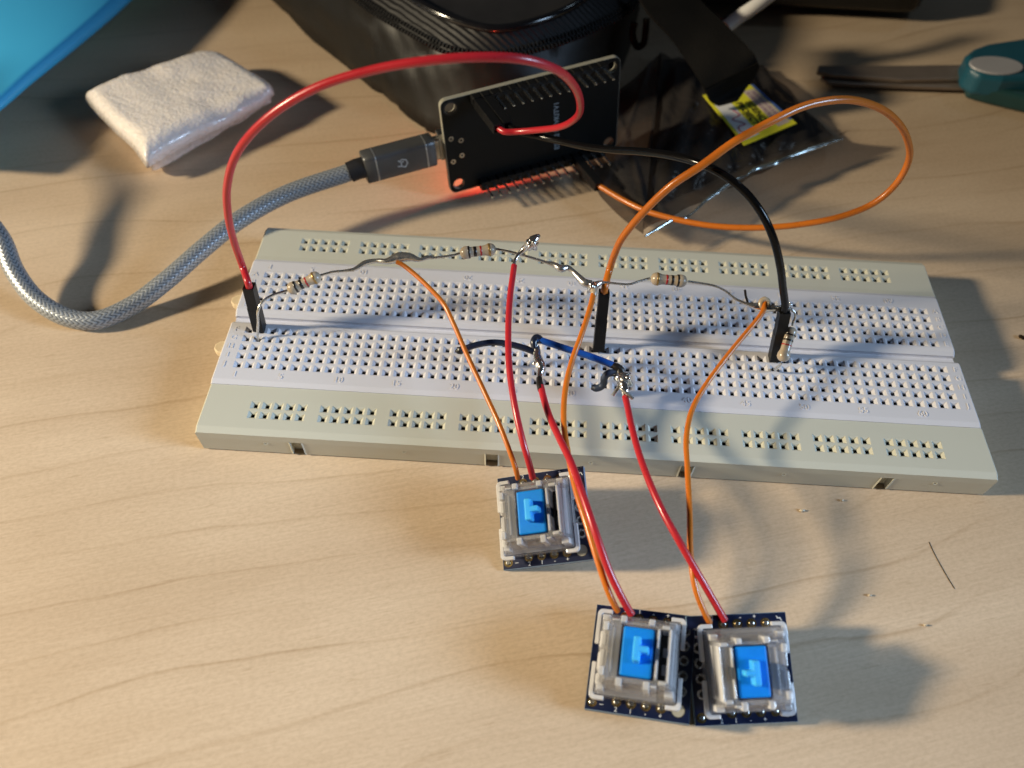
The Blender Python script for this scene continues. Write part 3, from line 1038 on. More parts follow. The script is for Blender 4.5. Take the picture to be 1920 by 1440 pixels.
def switch_module(label, flip=False):
    root = thing('switch_module', (0, 0, 0), label, 'key switch', GS)
    W, H = 18.0, 18.6
    q = dict(parent=root, local=True)
    MB().box(-W / 2, W / 2, -H / 2, H / 2, 0, 1.5).build('circuit_board', M_PCBEDGE, **q)
    MB().box(-W / 2 + .06, W / 2 - .06, -H / 2 + .06, H / 2 - .06, 1.5, 1.56).build('solder_mask', M_PCBN, **q)
    zt = 1.56
    sx = -1 if flip else 1
    pads, holes = [], []
    for yy in (-H / 2 + 1.9, H / 2 - 1.7):
        for k in range(4):
            pads.append(((-W / 2 + 5.4 + k * 2.56), yy))
    if flip:
        pads = [(-x + 1.6, y) for x, y in pads]
    pads.append((-W / 2 + 1.15, -H / 2 + 1.3))
    for x, y in pads:
        p_ = MB().ring((x, y), .40, .88, zt, zt + .06, 20).build('pad', M_GOLD, **q)
        MB().prism(disc_poly(14, .46, (x, y)), zt + .01, zt + .32).build('solder_cup', M_TIN, parent=p_, local=True, bevel=.12)
    for k in range(5):
        x, y = sx * (W / 2 - 1.6), H / 2 - 3.0 - k * 2.6
        p_ = MB().ring((x, y), .50, .92, zt, zt + .06, 20).build('pad', M_TIN, **q)
        MB().prism(disc_poly(14, .52, (x, y)), zt + .005, zt + .02).build('drill_hole', M_HOLE, parent=p_, local=True)
    hx = W / 2 - 2.0 if not flip else W / 2 - 1.7
    h_ = MB().ring((hx, -H / 2 + 2.0), 1.10, 1.22, zt, zt + .03, 24).build('mounting_hole', M_INNER, **q)
    MB().prism(disc_poly(24, 1.1, (hx, -H / 2 + 2.0)), zt + .004, zt + .012).build('hole_floor', M_FR4 if not flip else M_GREYI, parent=h_, local=True)
    silk = MB()
    for k, ch in enumerate(('2', '1', '-', '+')):
        x = -W / 2 + 5.4 + k * 2.56
        if flip:
            x = -x + 1.6
            x = -W / 2 + 4.6 + k * 2.56
        text_mb(ch, 1.15, .03, Matrix.Translation((x, -H / 2 + .62, zt + .005)), silk)
        text_mb(ch, 1.15, .03, Matrix.Translation((x, H / 2 - .55, zt + .005)), silk)
    text_mb('1', 1.0, .03, Matrix.Translation((-W / 2 + 2.9, -H / 2 + 1.1, zt + .005)) @ Matrix.Rotation(math.pi / 2, 4, 'Z'), silk)
    zx, zy = W / 2 - 1.3, H / 2 - .9
    for dx, dy in ((0, 0), (.55, -.35)) if not flip else ((0, 0),):
        silk.prism([(zx + dx - .5, zy + dy + .35), (zx + dx - .35, zy + dy + .35), (zx + dx - .2, zy + dy), (zx + dx + .25, zy + dy + .05), (zx + dx + .5, zy + dy - .6),
                    (zx + dx + .32, zy + dy - .55), (zx + dx + .15, zy + dy - .15), (zx + dx - .35, zy + dy - .15)], zt + .005, zt + .03)
    silk.build('silkscreen', M_SILK, **q)
    MB().box(-5.2, 4.6, -1.6, 5.4, -1.8, -.01).build('hot_swap_socket', M_INNER, **q)
    # --- the switch itself; cx, cy is its centre
    cx, cy = (-.35, -.35) if not flip else (-.15, .15)

    def b(x0, x1, y0, y1):
        return (cx + x0, cx + x1, cy + y0, cy + y1)
    body = MB()
    body.frustum(b(-6.8, 6.8, -6.8, 6.8), b(-6.9, 6.9, -6.9, 6.9), 1.62, 4.9, False, False)
    body.build('lower_housing', M_CLEAR, **q)
    # flange: four L-shaped milky corner lips around a thin plate
    fl = MB()
    o, i = 7.8, 7.1
    for qx in (-1, 1):
        for qy in (-1, 1):
            r = .9
            pts = []
            for k in range(6):
                a = math.pi / 2 * k / 5
                pts.append((o - r + r * math.cos(a), o - r + r * math.sin(a)))
            inner = []
            for k in range(6):
                a = math.pi / 2 * (5 - k) / 5
                inner.append((i - .5 + .5 * math.cos(a), i - .5 + .5 * math.sin(a)))
            long_y = 2.4 if qx > 0 else 1.6
            poly = [(o, long_y)] + pts + [(5.2, o), (5.2, i)] + inner + [(i, long_y)]
            poly = [(cx + qx * x, cy + qy * y) for x, y in poly]
            if qx * qy < 0:
                poly = poly[::-1]
            fl.prism(poly, 4.75, 5.75)
    fl.build('flange_corners', M_FLANGE, bevel=.12, **q)
    plate = MB()
    plate.frustum(b(-7.05, 7.05, -7.05, 7.05), b(-7.05, 7.05, -7.05, 7.05), 4.9, 5.5, True, False)
    plate.build('flange_plate', M_CLEAR, **q)
    up_ = MB()
    T0, T1 = 5.5, 10.0
    # sloped outer walls, with the stem well and lamp window left open
    A_, B_ = b(-6.9, 6.9, -6.9, 6.9), b(-5.0, 5.7, -5.2, 5.0)
    # double-walled: outer and inner faces joined by rims
    Ai, Bi = b(-6.1, 6.1, -6.1, 6.1), b(-4.3, 5.0, -4.5, 4.3)
    up_.frustum(A_, B_, T0, T1, False, False)
    n0 = len(up_.v)
    up_.frustum(Ai, Bi, T0, T1 - .72, False, False)
    up_.f[-4:] = [f[::-1] for f in up_.f[-4:]]
    for k in range(4):
        k2 = (k + 1) % 4
        up_.f.append((n0 - 8 + k2, n0 - 8 + k, n0 + k, n0 + k2)); up_.sm.append(False)
        up_.f.append((n0 - 4 + k, n0 - 4 + k2, n0 + 4 + k2, n0 + 4 + k)); up_.sm.append(False)
    top = [b(-5.0, -3.05, -5.2, 5.0), b(3.05, 3.7, -5.2, 5.0), b(5.2, 5.7, -5.2, 5.0), b(3.7, 5.2, 4.2, 5.0), b(3.7, 5.2, -5.2, -4.2), b(-3.05, 3.05, 4.45, 5.0), b(-3.05, 3.05, -5.2, -4.45)]
    if flip:
        top = [b(-5.0, -3.7, -5.2, 5.0), b(-3.7, -3.05, -5.2, 5.0), b(3.05, 5.7, -5.2, 5.0), b(-3.05, 3.05, 4.45, 5.0), b(-3.05, 3.05, -5.2, -4.45)]
    for r4 in top:
        up_.box(r4[0] + .01, r4[1] - .01, r4[2] + .01, r4[3] - .01, T1 - .7, T1)
    # well walls round the stem
    for x0, x1, y0, y1 in ((-3.15, -3.02, -4.5, 4.5), (3.02, 3.15, -4.5, 4.5), (-3.0, 3.0, 4.45, 4.6), (-3.0, 3.0, -4.6, -4.45)):
        r4 = b(x0, x1, y0, y1)
        up_.box(r4[0], r4[1], r4[2], r4[3], 5.6, T1 - .72)
    up_.build('upper_housing', M_GLASSY, **q)
    # pale floor of the lower housing and an inner wall
    fl2 = MB()
    r4 = b(-6.6, 3.6, -6.5, 6.5) if not flip else b(-3.3, 6.6, -6.5, 6.5)
    fl2.box(r4[0], r4[1], r4[2], r4[3], 3.4, 3.8)
    fl2.build('inner_floor', M_FLANGE, **q)
    # ribs, clips and posts, some added in milky white as glints
    ribs = MB()
    for x0, x1, y0, y1, z0, z1 in ((-6.1, -5.2, 3.0, 4.4, 5.6, 10.2), (-6.1, -5.2, -4.6, -3.2, 5.6, 10.2), (-3.2, -2.2, 4.6, 5.7, 7, 10.6), (-3.1, -2.1, -6.0, -4.7, 6.2, 10.3),
                                   (1.6, 2.6, 4.6, 5.6, 7, 10.6), (1.5, 2.5, -6.1, -4.7, 6.2, 10.3), (3.25, 3.6, -4.1, -1.0, 6, 10.4), (3.25, 3.6, .9, 4.1, 6, 10.4),
                                   (5.25, 5.6, -4.6, 4.4, 6, 10.3), (3.9, 5.2, 4.3, 4.9, 6, 10.2), (3.9, 5.2, -4.9, -4.3, 6, 10.2),
                                   (5.0, 6.3, 5.2, 6.2, 5.6, 8.0), (5.0, 6.5, -6.4, -5.3, 5.6, 8.2), (-6.6, -5.3, 5.3, 6.3, 5.6, 7.8), (-6.4, -5.2, -6.5, -5.4, 5.6, 8.0),
                                   (-6.35, -5.55, .6, 2.8, 5.6, 8.9), (-6.35, -5.55, -2.9, -.1, 5.6, 8.9), (-4.7, -3.4, 4.75, 5.05, 7, 10.4), (2.7, 3.6, -5.6, -5.2, 6, 10.2), (-4.5, -4.1, -3.9, 3.8, 6.0, 9.6), (5.9, 6.2, -4.4, 4.4, 5.6, 7.4)):
        if flip:
            x0, x1 = -x1, -x0
        r4 = b(x0, x1, y0, y1)
        ribs.box(r4[0], r4[1], r4[2], r4[3], z0, z1)
    ribs.build('housing_ribs', M_FROST, bevel=.22, **q)
    side = MB()  # bright strips stand in for a lamplit side wall
    for y0, y1 in ((.5, 3.4), (-3.3, -.3), (-5.6, -3.9)):
        x0, x1 = (-6.75, -6.0) if not flip else (6.0, 6.75)
        r4 = b(x0, x1, y0, y1)
        side.box(r4[0], r4[1], r4[2], r4[3], 5.6, 7.6)
    side.build('lit_side_strips', M_FLANGE, bevel=.2, **q)
    # what shows inside: lamp window, contact leaf, spring
    if flip:
        r4 = b(-4.35, -3.95, -1.3, .9)
        MB().box(r4[0], r4[1], r4[2], r4[3], 5.6, 8.8).build('contact_leaf', M_COPPER, **q)
        r4 = b(-5.0, -3.3, -4.4, 4.2)
        MB().box(r4[0], r4[1], r4[2], r4[3], 1.7, 2.2).build('inner_floor', M_FR4, **q)
    else:
        r4 = b(3.75, 5.15, -4.15, 4.15)
        MB().box(r4[0], r4[1], r4[2], r4[3], 1.7, 6.4).build('lamp_window', M_INNER, **q)
        r4 = b(4.2, 4.9, -2.6, -.8)
        MB().box(r4[0], r4[1], r4[2], r4[3], 6.42, 6.7).build('lamp_die', M_GREYI, bevel=.1, **q)
        r4 = b(4.2, 4.9, .4, 2.0)
        MB().box(r4[0], r4[1], r4[2], r4[3], 6.42, 6.7).build('lamp_die', M_GREYI, bevel=.1, **q)
    r4 = b(-5.9, -5.4, -2.2, 2.2)
    if flip:
        r4 = b(5.0, 5.4, -2.2, 2.2)
    MB().box(r4[0], r4[1], r4[2], r4[3], 2.0, 6.6).build('contact_leaf', M_SPRING, **q)
    r4 = b(-2.85, 2.85, -4.35, 4.35)
    st = MB()
    st.frustum(r4, b(-2.65, 2.65, -4.15, 4.15), 3.2, 9.9)
    st_ = st.build('stem', M_STEM, bevel=.3, **q)
    cr = MB()
    a_ = .62
    cr.prism([(cx - .62, cy - 2.05), (cx + .62, cy - 2.05), (cx + .62, cy - .55), (cx + 2.05 * 1, cy - .55), (cx + 2.05, cy + .55), (cx + .62, cy + .55), (cx + .62, cy + 2.05), (cx - .62, cy + 2.05)]
             if not flip else
             [(cx - .62, cy - 2.05), (cx + .62, cy - 2.05), (cx + .62, cy + 2.05), (cx - .62, cy + 2.05), (cx - .62, cy + .5), (cx - 2.0, cy + .5), (cx - 2.0, cy - .5), (cx - .62, cy - .5)],
             9.85, 12.4)
    cr.build('stem_cross', M_CROSS, parent=st_, local=True, bevel=.28, segs=3)
    return root


def place(root, c, X, N):
    X, N = Vector(X), Vector(N).normalized()
    X = (X - N * X.dot(N)).normalized()
    Y = N.cross(X)
    root.matrix_world = basis(Vector(c) * S, X, Y, N)


sw1 = switch_module('single blue-stemmed key switch module against the front edge of the breadboard')
sw2 = copy_tree(sw1)
sw2['label'] = 'lower left key switch module with a row of bare holes beside its housing'
place(sw1, (69.4, -31.9, 4.8), (.949, .040, .313), (-.286, -.306, .908))
place(sw2, (87.6, -59.5, 4.0), (.978, -.133, .162), (-.177, -.111, .978))
sw3 = switch_module('lower right key switch module, its left edge tucked under its neighbour', True)
place(sw3, (105.2, -59.0, 3.9), (.993, .099, .030), (-.001, -.40, .90))

# ------------------------------------------------------------------ microcontroller board
mc = thing('microcontroller_board', on_board(0, -BH / 2), 'black microcontroller board propped up showing its underside, two rows of pins', 'circuit board')
mcq = dict(parent=mc)


def rrect(x0, x1, y0, y1, r, n=5):
    pts = []
    for (cx, cy, a0) in ((x1 - r, y0 + r, -90), (x1 - r, y1 - r, 0), (x0 + r, y1 - r, 90), (x0 + r, y0 + r, 180)):
        for k in range(n + 1):
            a = math.radians(a0 + 90 * k / n)
            pts.append((cx + r * math.cos(a), cy + r * math.sin(a)))
    return pts


def plate_with_holes(outer, holes, z0, z1, M, mb):
    """outer polygon with round holes, bridged into one face ring by ring"""
    import bmesh
    from mathutils.geometry import tessellate_polygon
    loops = [[Vector((x, y, 0)) for x, y in outer]]
    for (hx, hy, r) in holes:
        loops.append([Vector((x, y, 0)) for x, y in disc_poly(18, r, (hx, hy))][::-1])
    flat = [p for l in loops for p in l]
    tris = tessellate_polygon(loops)
    n = len(flat)
    vs = [M @ Vector((p.x, p.y, z0)) for p in flat] + [M @ Vector((p.x, p.y, z1)) for p in flat]
    fs = [tuple(t) for t in tris] + [tuple(i + n for i in t)[::-1] for t in tris]
    k0 = 0
    for l in loops:
        m_ = len(l)
        for i in range(m_):
            j = (i + 1) % m_
            fs.append((k0 + i, k0 + j, n + k0 + j, n + k0 + i))
        k0 += m_
    mb.add(vs, fs)
    return mb


hl = [(-BW / 2 + 2.6, BH / 2 - 2.6, 1.55), (BW / 2 - 2.6, BH / 2 - 2.6, 1.55), (-BW / 2 + 2.6, -BH / 2 + 2.6, 1.55), (BW / 2 - 2.6, -BH / 2 + 2.6, 1.55)]
plate_with_holes(rrect(-BW / 2, BW / 2, -BH / 2, BH / 2, 1.8), hl, -1.5, 0, BM, MB()).build('circuit_board', M_FR4, **mcq)
plate_with_holes(rrect(-BW / 2 + .12, BW / 2 - .12, -BH / 2 + .12, BH / 2 - .12, 1.7), [(x, y, 1.75) for x, y, r in hl], .001, .05, BM, MB()).build('solder_mask', M_PCBK, **mcq)
for x, y, r in hl:
    MB().ring((x, y), 1.58, 1.95, .04, .10, 24, BM).build('mounting_ring', M_BOOT if y > 0 and x < 0 else M_HOUS, **mcq)
for sgn in (1, -1):
    hd = MB()
    y = sgn * PINY
    for k in range(15):
        x = PINX[k]
        hd.prism([(x - 1.25, y - .9), (x - .9, y - 1.25), (x + .9, y - 1.25), (x + 1.25, y - .9), (x + 1.25, y + .9), (x + .9, y + 1.25), (x - .9, y + 1.25), (x - 1.25, y + .9)], .06, 2.55, BM)
    h_ = hd.build('pin_header', M_HOUS, **mcq)
    for k in range(15):
        pin_mb(on_board(PINX[k], y, 2.4), BN, 6.0, .60).build('pin', M_TIN, parent=h_)
sk = MB()
text_mb('ESP32 DEVKITV1', 2.05, .03, BM @ Matrix.Translation((6.7, -1.7, .055)) @ Matrix.Rotation(math.pi / 2, 4, 'Z'), sk, bold=.02, sx=.98)
sk.build('printed_name', M_SILKB, **mcq)
for x, y in ((-23.7, 2.9), (-21.0, 1.7), (-21.2, -2.8), (-23.8, -4.0)):
    MB().ring((x, y), .32, .72, .055, .16, 18, BM).build('solder_ring', M_TIN, **mcq)
# parts on the hidden side
MB().box(7.0, 25.0, -8.0, 8.0, -4.6, -1.55, BM).build('radio_shield', M_USBTIP, bevel=.3, **mcq)
MB().box(-26.6, -20.6, -3.9, 3.9, -4.4, -1.55, BM).build('usb_socket', M_USBTIP, bevel=.3, **mcq)
led = MB().box(-12.8, -11.4, -6.6, -5.6, -2.4, -1.55, BM).build('status_led', M_LED, **mcq)
pl = bpy.data.lights.new('status_led_light', 'POINT')
pl.energy = .0075
pl.color = (1.0, .06, .03)
pl.shadow_soft_size = .001
plo = bpy.data.objects.new('status_led_light', pl)
col.objects.link(plo)
plo.location = on_board(-12.1, -6.1, -4.2) * S

# ------------------------------------------------------------------ usb cable
UC = thing('usb_cable', P(170, 602, 0), 'grey braided cable curling across the table to a metal plug', 'cable')
pc = on_board(-BW / 2 - 1.3, -0.6, -3.0)        # mouth of the plug
ud = -BX
ux, uy = -BX, BN


def plug_sweep(stations, mat, name, M, n=28, kind='super'):
    m = MB()
    vs = []
    for t_, w, h, e in stations:
        for k in range(n):
            a = 2 * math.pi * k / n
            c_, s_ = math.cos(a), math.sin(a)
            x = math.copysign(abs(c_) ** (2 / e), c_) * w
            y = math.copysign(abs(s_) ** (2 / e), s_) * h
            vs.append(M @ Vector((x, y, t_)))
    mm = len(stations)
    m.add(vs, [(i * n + k, i * n + (k + 1) % n, (i + 1) * n + (k + 1) % n, (i + 1) * n + k) for i in range(mm - 1) for k in range(n)], True)
    m.add(vs[:n], [tuple(range(n))[::-1]])
    m.add(vs[-n:], [tuple(range(n))])
    return m.build(name, mat, UC)


UM = basis(pc, BY, -BX.cross(BY) * -1, -BX)     # local z runs away from the board
UM = basis(pc, BY, BN, -BX)
plug_sweep([(-1.8, 3.3, 1.15, 5), (2.2, 3.3, 1.15, 5)], M_USBTIP, 'plug_tip', UM)
plug_sweep([(1.2, 3.7, 2.6, 5), (1.5, 4.0, 2.9, 5), (4.0, 4.0, 2.9, 5), (17.6, 4.0, 2.9, 5), (20.2, 4.0, 2.9, 5), (20.5, 3.7, 2.6, 5)], M_SHELL, 'plug_shell', UM)
for t_ in (3.6, 17.3):
    plug_sweep([(t_, 4.01, 2.91, 5), (t_ + .05, 4.03, 2.93, 5), (t_ + .30, 4.03, 2.93, 5), (t_ + .35, 4.01, 2.91, 5)], M_LINE, 'chamfer_line', UM)
lg = MB()
LM = basis(pc + (-BX) * 10.6 + BN * 2.90, BX, BY, BN)
# printed mark: an open ring with two prongs
lw_ = .32
for seg in (((-.2, 1.25), (.95, .85)), ((.95, .85), (1.25, -.15)), ((1.25, -.15), (.55, -1.25)), ((.55, -1.25), (-.45, -.75)), ((-1.35, -.55), (-.45, -.75)), ((-.2, 1.25), (-.75, .65)),
            ((-.75, .65), (-1.1, 1.05)), ((-.45, .35), (.2, .55)), ((-.45, .35), (-.45, -.75))):
    (x0, y0), (x1, y1) = seg
    d_ = Vector((x1 - x0, y1 - y0)); L_ = d_.length; d_ /= L_; nn = Vector((-d_.y, d_.x)) * lw_ / 2
    e_ = d_ * lw_ / 3
    lg.prism([(x0 - e_.x - nn.x, y0 - e_.y - nn.y), (x1 + e_.x - nn.x, y1 + e_.y - nn.y), (x1 + e_.x + nn.x, y1 + e_.y + nn.y), (x0 - e_.x + nn.x, y0 - e_.y + nn.y)], 0, .05, LM)
lg.build('printed_mark', M_SILK, UC)
e0 = pc - BX * 20.3
bootd = (P(649, 325, 13) - e0)
b1 = e0 - BX * 4.2 + Vector((0, 0, -.4))
MB().tube([e0 + BX * .3, e0 - BX * 2, b1], [2.75, 2.7, 2.65], 20).build('strain_relief', M_BOOT, UC)
cp = catmull([e0 - BX * 2.5, b1 - BX * .5, P(537, 364, 12.5), P(448, 413, 11.0), P(381, 466, 8.6), P(313, 525, 5.6), P(246, 574, 3.0), P(179, 601, 2.3), P(125, 595, 2.6), P(67, 560, 4.4),
              P(27, 507, 7.2), P(1, 446, 10.6), (-78.5, 43, 16), (-89, 49, 22), (-104, 52, 30), (-132, 57, 42), (-165, 61, 56), (-197, 63, 70)], 70)  # unseen left run, bent to throw a soft shadow on the table
# dense sweep with the braid worked into the surface
T_, N_, B_ = frames(cp)
sl = np.concatenate([[0], np.cumsum(np.linalg.norm(np.diff(cp, axis=0), axis=1))])
ns = int(sl[-1] / .22)
ss = np.linspace(0, sl[-1], ns)
I = lambda A: np.stack([np.interp(ss, sl, A[:, k]) for k in range(3)], 1)
pth, Nn, Bb = I(cp), I(N_), I(B_)
sd = 64
th = np.arange(sd) * 2 * math.pi / sd
nb_, kk = 9, 2 * math.pi / 2.5
ph1 = nb_ * th[None, :] + kk * ss[:, None]
ph2 = nb_ * th[None, :] - kk * ss[:, None]
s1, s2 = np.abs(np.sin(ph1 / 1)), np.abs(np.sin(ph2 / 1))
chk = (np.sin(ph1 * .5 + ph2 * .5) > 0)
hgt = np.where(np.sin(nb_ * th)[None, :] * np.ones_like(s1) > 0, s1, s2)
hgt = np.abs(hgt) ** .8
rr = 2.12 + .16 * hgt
V = pth[:, None, :] + rr[:, :, None] * (np.cos(th)[None, :, None] * Nn[:, None, :] + np.sin(th)[None, :, None] * Bb[:, None, :])
mb = MB()
mb.v = V.reshape(-1, 3).tolist()
mb.f = [(i * sd + k, i * sd + (k + 1) % sd, (i + 1) * sd + (k + 1) % sd, (i + 1) * sd + k) for i in range(ns - 1) for k in range(sd)]
mb.sm = [True] * len(mb.f)
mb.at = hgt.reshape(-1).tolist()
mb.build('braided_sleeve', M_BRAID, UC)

# ------------------------------------------------------------------ zipped case
zc = thing('zipped_case', (40, 160, 0), 'black zipped case with rounded front and shiny piping', 'case')
Bo = [(-62, 200), (-37, 172), (10, 118.5), (29, 99.6), (42, 92), (56, 91), (71, 101), (84, 122), (92, 150), (96, 185), (90, 235), (-40, 240)]
Zo = [(-42, 196), (-17, 164), (8, 128.5), (23, 114.6), (38, 103.6), (50, 102.6), (62, 108.5), (76, 119), (90, 136.3), (94, 170), (88, 230), (-30, 235)]
Po = [(-25, 196), (-5, 165), (14, 135), (25.5, 120), (39, 110), (50, 107), (63, 113.6), (73.5, 125), (82, 145), (85, 175), (80, 222), (-15, 225)]


def loop(o, n=12):
    return catmull([(x, y, 0) for x, y in o], n, True)[:, :2]


lB, lZ, lP = loop(Bo), loop(Zo), loop(Po)
nl = len(lB)


def rings(stack, mb, smooth=True, cap=False, rough=0.0, seed=1):
    rs = random.Random(seed)
    o = [[rs.uniform(-1, 1) for _ in range(nl)] for _ in stack]
    vs = []
    for j, (A, z) in enumerate(stack):
        for i in range(nl):
            k = rough * (o[j][i] * .3 + math.sin(i * .9 + j * 1.7) * .6 + math.sin(i * .37 - j * 2.3))
            vs.append((A[i][0] + k * .5, A[i][1] + k, z + k * .3))
    mb.add(vs, [(j * nl + i, j * nl + (i + 1) % nl, (j + 1) * nl + (i + 1) % nl, (j + 1) * nl + i) for j in range(len(stack) - 1) for i in range(nl)], smooth)
    if cap:
        mb.add(vs[-nl:], [tuple(range(nl))], smooth)
    return mb


mixl = lambda A, B_, t_: A * (1 - t_) + B_ * t_
cB = lB.mean(0)
w_ = MB()
rings([(mixl(lB, np.tile(cB, (nl, 1)), .06), .3), (lB, 1.8), (mixl(lB, lZ, .12), 6), (mixl(lB, lZ, .30), 11), (mixl(lB, lZ, .52), 16), (mixl(lB, lZ, .74), 20), (mixl(lB, lZ, .93), 23.2), (lZ, 24.2)], w_, rough=.55)
w_.build('side_wall', M_CASE, zc)
tape = MB()
rings([(lZ, 24.2), (mixl(lZ, lP, .35), 26.0), (mixl(lZ, lP, .8), 28.8), (lP, 29.6)], tape)
tape.build('zip_tape', M_TAPE, zc)
pp = [(x, y, 30.0) for x, y in lP]
pip = MB()
pa = np.array(pp + pp[:2])
pip.tube(pa, 1.25, 12, cap=False)
pip.build('piping', M_PIPING, zc)
cP = lP.mean(0)
tp = MB()
rings([(mixl(lP, np.tile(cP, (nl, 1)), .01), 29.8), (mixl(lP, np.tile(cP, (nl, 1)), .10), 29.2), (mixl(lP, np.tile(cP, (nl, 1)), .35), 30.6), (mixl(lP, np.tile(cP, (nl, 1)), .7), 31.6)], tp, cap=True)
tp.build('top_panel', M_CASETOP, zc)
# zip teeth: two meshing rows
te = MB()
zl = np.array([(x, y, 0) for x, y in lZ])
zl2 = catmull(zl, 4, True)
zs = np.concatenate([[0], np.cumsum(np.linalg.norm(np.diff(np.vstack([zl2, zl2[:1]]), axis=0), axis=1))])
zc2 = np.vstack([zl2, zl2[:1]])
npos = int(zs[-1] / 1.25)
for i in range(npos):
    for row in (0, 1):
        s_ = (i + .5 * row) * 1.25
        x, y = np.interp(s_, zs, zc2[:, 0]), np.interp(s_, zs, zc2[:, 1])
        x2, y2 = np.interp(s_ + .3, zs, zc2[:, 0]), np.interp(s_ + .3, zs, zc2[:, 1])
        if y > 200:
            continue
        d_ = Vector((x2 - x, y2 - y, 0))
        if d_.length < 1e-6:
            continue
        d_.normalize()
        n_ = Vector((d_.y, -d_.x, 0))          # outward
        up2 = (Vector((0, 0, 1)) + n_ * .9).normalized()
        side = up2.cross(d_)
        M_ = basis(Vector((x, y, 24.1)) + n_ * (.55 if row else -.75) + Vector((0, 0, -.35 if row else .75)), d_, side, up2)
        te.box(-.27, .27, -.62, .62, -.2, .72, M_)
te.build('zip_teeth', M_TEETH, zc, kind='stuff')
# pull loop hanging at the right side
lp = MB()
lp.tube(catmull([P(1190, 42, 22), P(1186, 62, 19), P(1190, 80, 16), P(1197, 88, 14), P(1206, 82, 15), P(1210, 62, 18), P(1212, 35, 22)], 8), 1.05, 10)
lp.build('pull_loop', M_STRAP, zc)


def ribbon(pa_, pb_, mb, th_=1.0, n=10, wv=0.0):
    """woven strap between two edge paths"""
    A, B2 = catmull(pa_, n), catmull(pb_, n)
    m_ = min(len(A), len(B2))
    vs = []
    cs = 6
    for i in range(m_):
        a, b2 = A[i], B2[i]
        w = b2 - a
        tn = A[min(i + 1, m_ - 1)] - A[max(i - 1, 0)]
        nr = np.cross(w, tn); nr /= np.linalg.norm(nr) + 1e-9
        for sgn in (.5, -.5):
            for k in range(cs + 1):
                u = k / cs if sgn > 0 else 1 - k / cs
                vs.append(a + w * u + nr * (th_ * sgn + wv * math.sin(u * 6 + i * .35)))
    q = 2 * (cs + 1)
    mb.add(vs, [(i * q + k, i * q + (k + 1) % q, (i + 1) * q + (k + 1) % q, (i + 1) * q + k) for i in range(m_ - 1) for k in range(q)], False)
    mb.add(vs[:q], [tuple(range(q))[::-1]])
    mb.add(vs[-q:], [tuple(range(q))])
    return mb


st = MB()
ribbon([P(1185, -30, 30), P(1215, 25, 27), P(1258, 72, 23), P(1290, 118, 19), P(1312, 152, 16), P(1326, 172, 14)],
       [P(1290, -30, 30), P(1318, 8, 28), P(1358, 46, 26), P(1396, 82, 24), P(1414, 104, 22), P(1420, 118, 20)], st, 1.1, 8, .15)
st.build('strap', M_STRAP, zc)
st = MB()
ribbon([P(1320, 165, 15), P(1326, 178, 13), P(1333, 190, 11), P(1350, 199, 9.5)],
       [P(1420, 117, 20.5), P(1422, 126, 18), P(1408, 150, 13.5), P(1382, 190, 10)], st, 1.1, 8, .1)
st.build('strap_fold', M_STRAP, zc)

# ------------------------------------------------------------------ antistatic bag with a label
ab = thing('antistatic_bag', (118, 100, 0), 'dark see-through antistatic bag with a glinting front edge', 'bag')


def coons(c00, c10, c11, c01, nu, nv, zf):
    """grid between four corner points (x, y), height from zf(u, v)"""
    vs = []
    for j in range(nv + 1):
        v = j / nv
        for i in range(nu + 1):
            u = i / nu
            x = (1 - u) * (1 - v) * c00[0] + u * (1 - v) * c10[0] + u * v * c11[0] + (1 - u) * v * c01[0]
            y = (1 - u) * (1 - v) * c00[1] + u * (1 - v) * c10[1] + u * v * c11[1] + (1 - u) * v * c01[1]
            vs.append((x, y, zf(u, v)))
    fs = [(j * (nu + 1) + i, j * (nu + 1) + i + 1, (j + 1) * (nu + 1) + i + 1, (j + 1) * (nu + 1) + i) for j in range(nv) for i in range(nu)]
    return vs, fs


def crn(px, py, z):
    q_ = P(px, py, z)
    return (q_.x, q_.y)


hz = lambda u, v: 3.2 + 3.4 * (1 - abs(2 * v - 1) ** 3) * (1 - abs(2 * u - 1) ** 4) + .5 * math.sin(u * 17 + v * 5) * math.sin(v * 11) + .35 * math.sin(u * 41 - v * 13)
rs = random.Random(12)
CR = [(rs.uniform(0, 1), rs.uniform(0, 1), rs.uniform(0, math.pi), rs.uniform(.2, .6) * rs.choice((1, 1, -1)), rs.uniform(.018, .05), rs.uniform(.15, .6)) for _ in range(16)]


def crease(u, v):
    t_ = 0
    for a_, b_, g_, h_, w2_, l_ in CR:
        du, dv = u - a_, v - b_
        along, off = du * math.cos(g_) + dv * math.sin(g_), -du * math.sin(g_) + dv * math.cos(g_)
        t_ += h_ * max(0, 1 - abs(off) / w2_) * max(0, 1 - abs(along) / l_)
    return t_


edge = lambda u, v: hz(u, v) + crease(u, v) + 5.0 * max(0, 1 - v * 9) ** 1.5
c00, c10, c11, c01 = crn(1205, 440, 6.5), crn(1584, 262, 5), crn(1432, 118, 4), crn(1236, 98, 4)
vs, fs = coons(c00, c10, c11, c01, 110, 80, edge)
mb = MB().add(vs, fs, True)
vs2, fs2 = coons(crn(1190, 405, .5), crn(1550, 245, .5), crn(1425, 125, .5), crn(1245, 110, .5), 24, 20, lambda u, v: .5 + .15 * math.sin(u * 20 + v * 14))
mb.add(vs2, fs2, True)
# left half folded down toward the table
vs3, fs3 = coons(crn(1085, 335, 1), crn(1206, 441, 6), crn(1240, 99, 4.5), crn(1120, 200, 2), 40, 50, lambda u, v: 1.0 + (5.0 - 1.5 * v) * u + .5 * math.sin(v * 13 + u * 7) + .6 * max(0, 1 - abs(u - .3 - .5 * v) * 14) + .7 * max(0, 1 - abs(u + v - 1.1) * 16))
mb.add(vs3, fs3, True)
mb.build('film', M_FILM, ab)
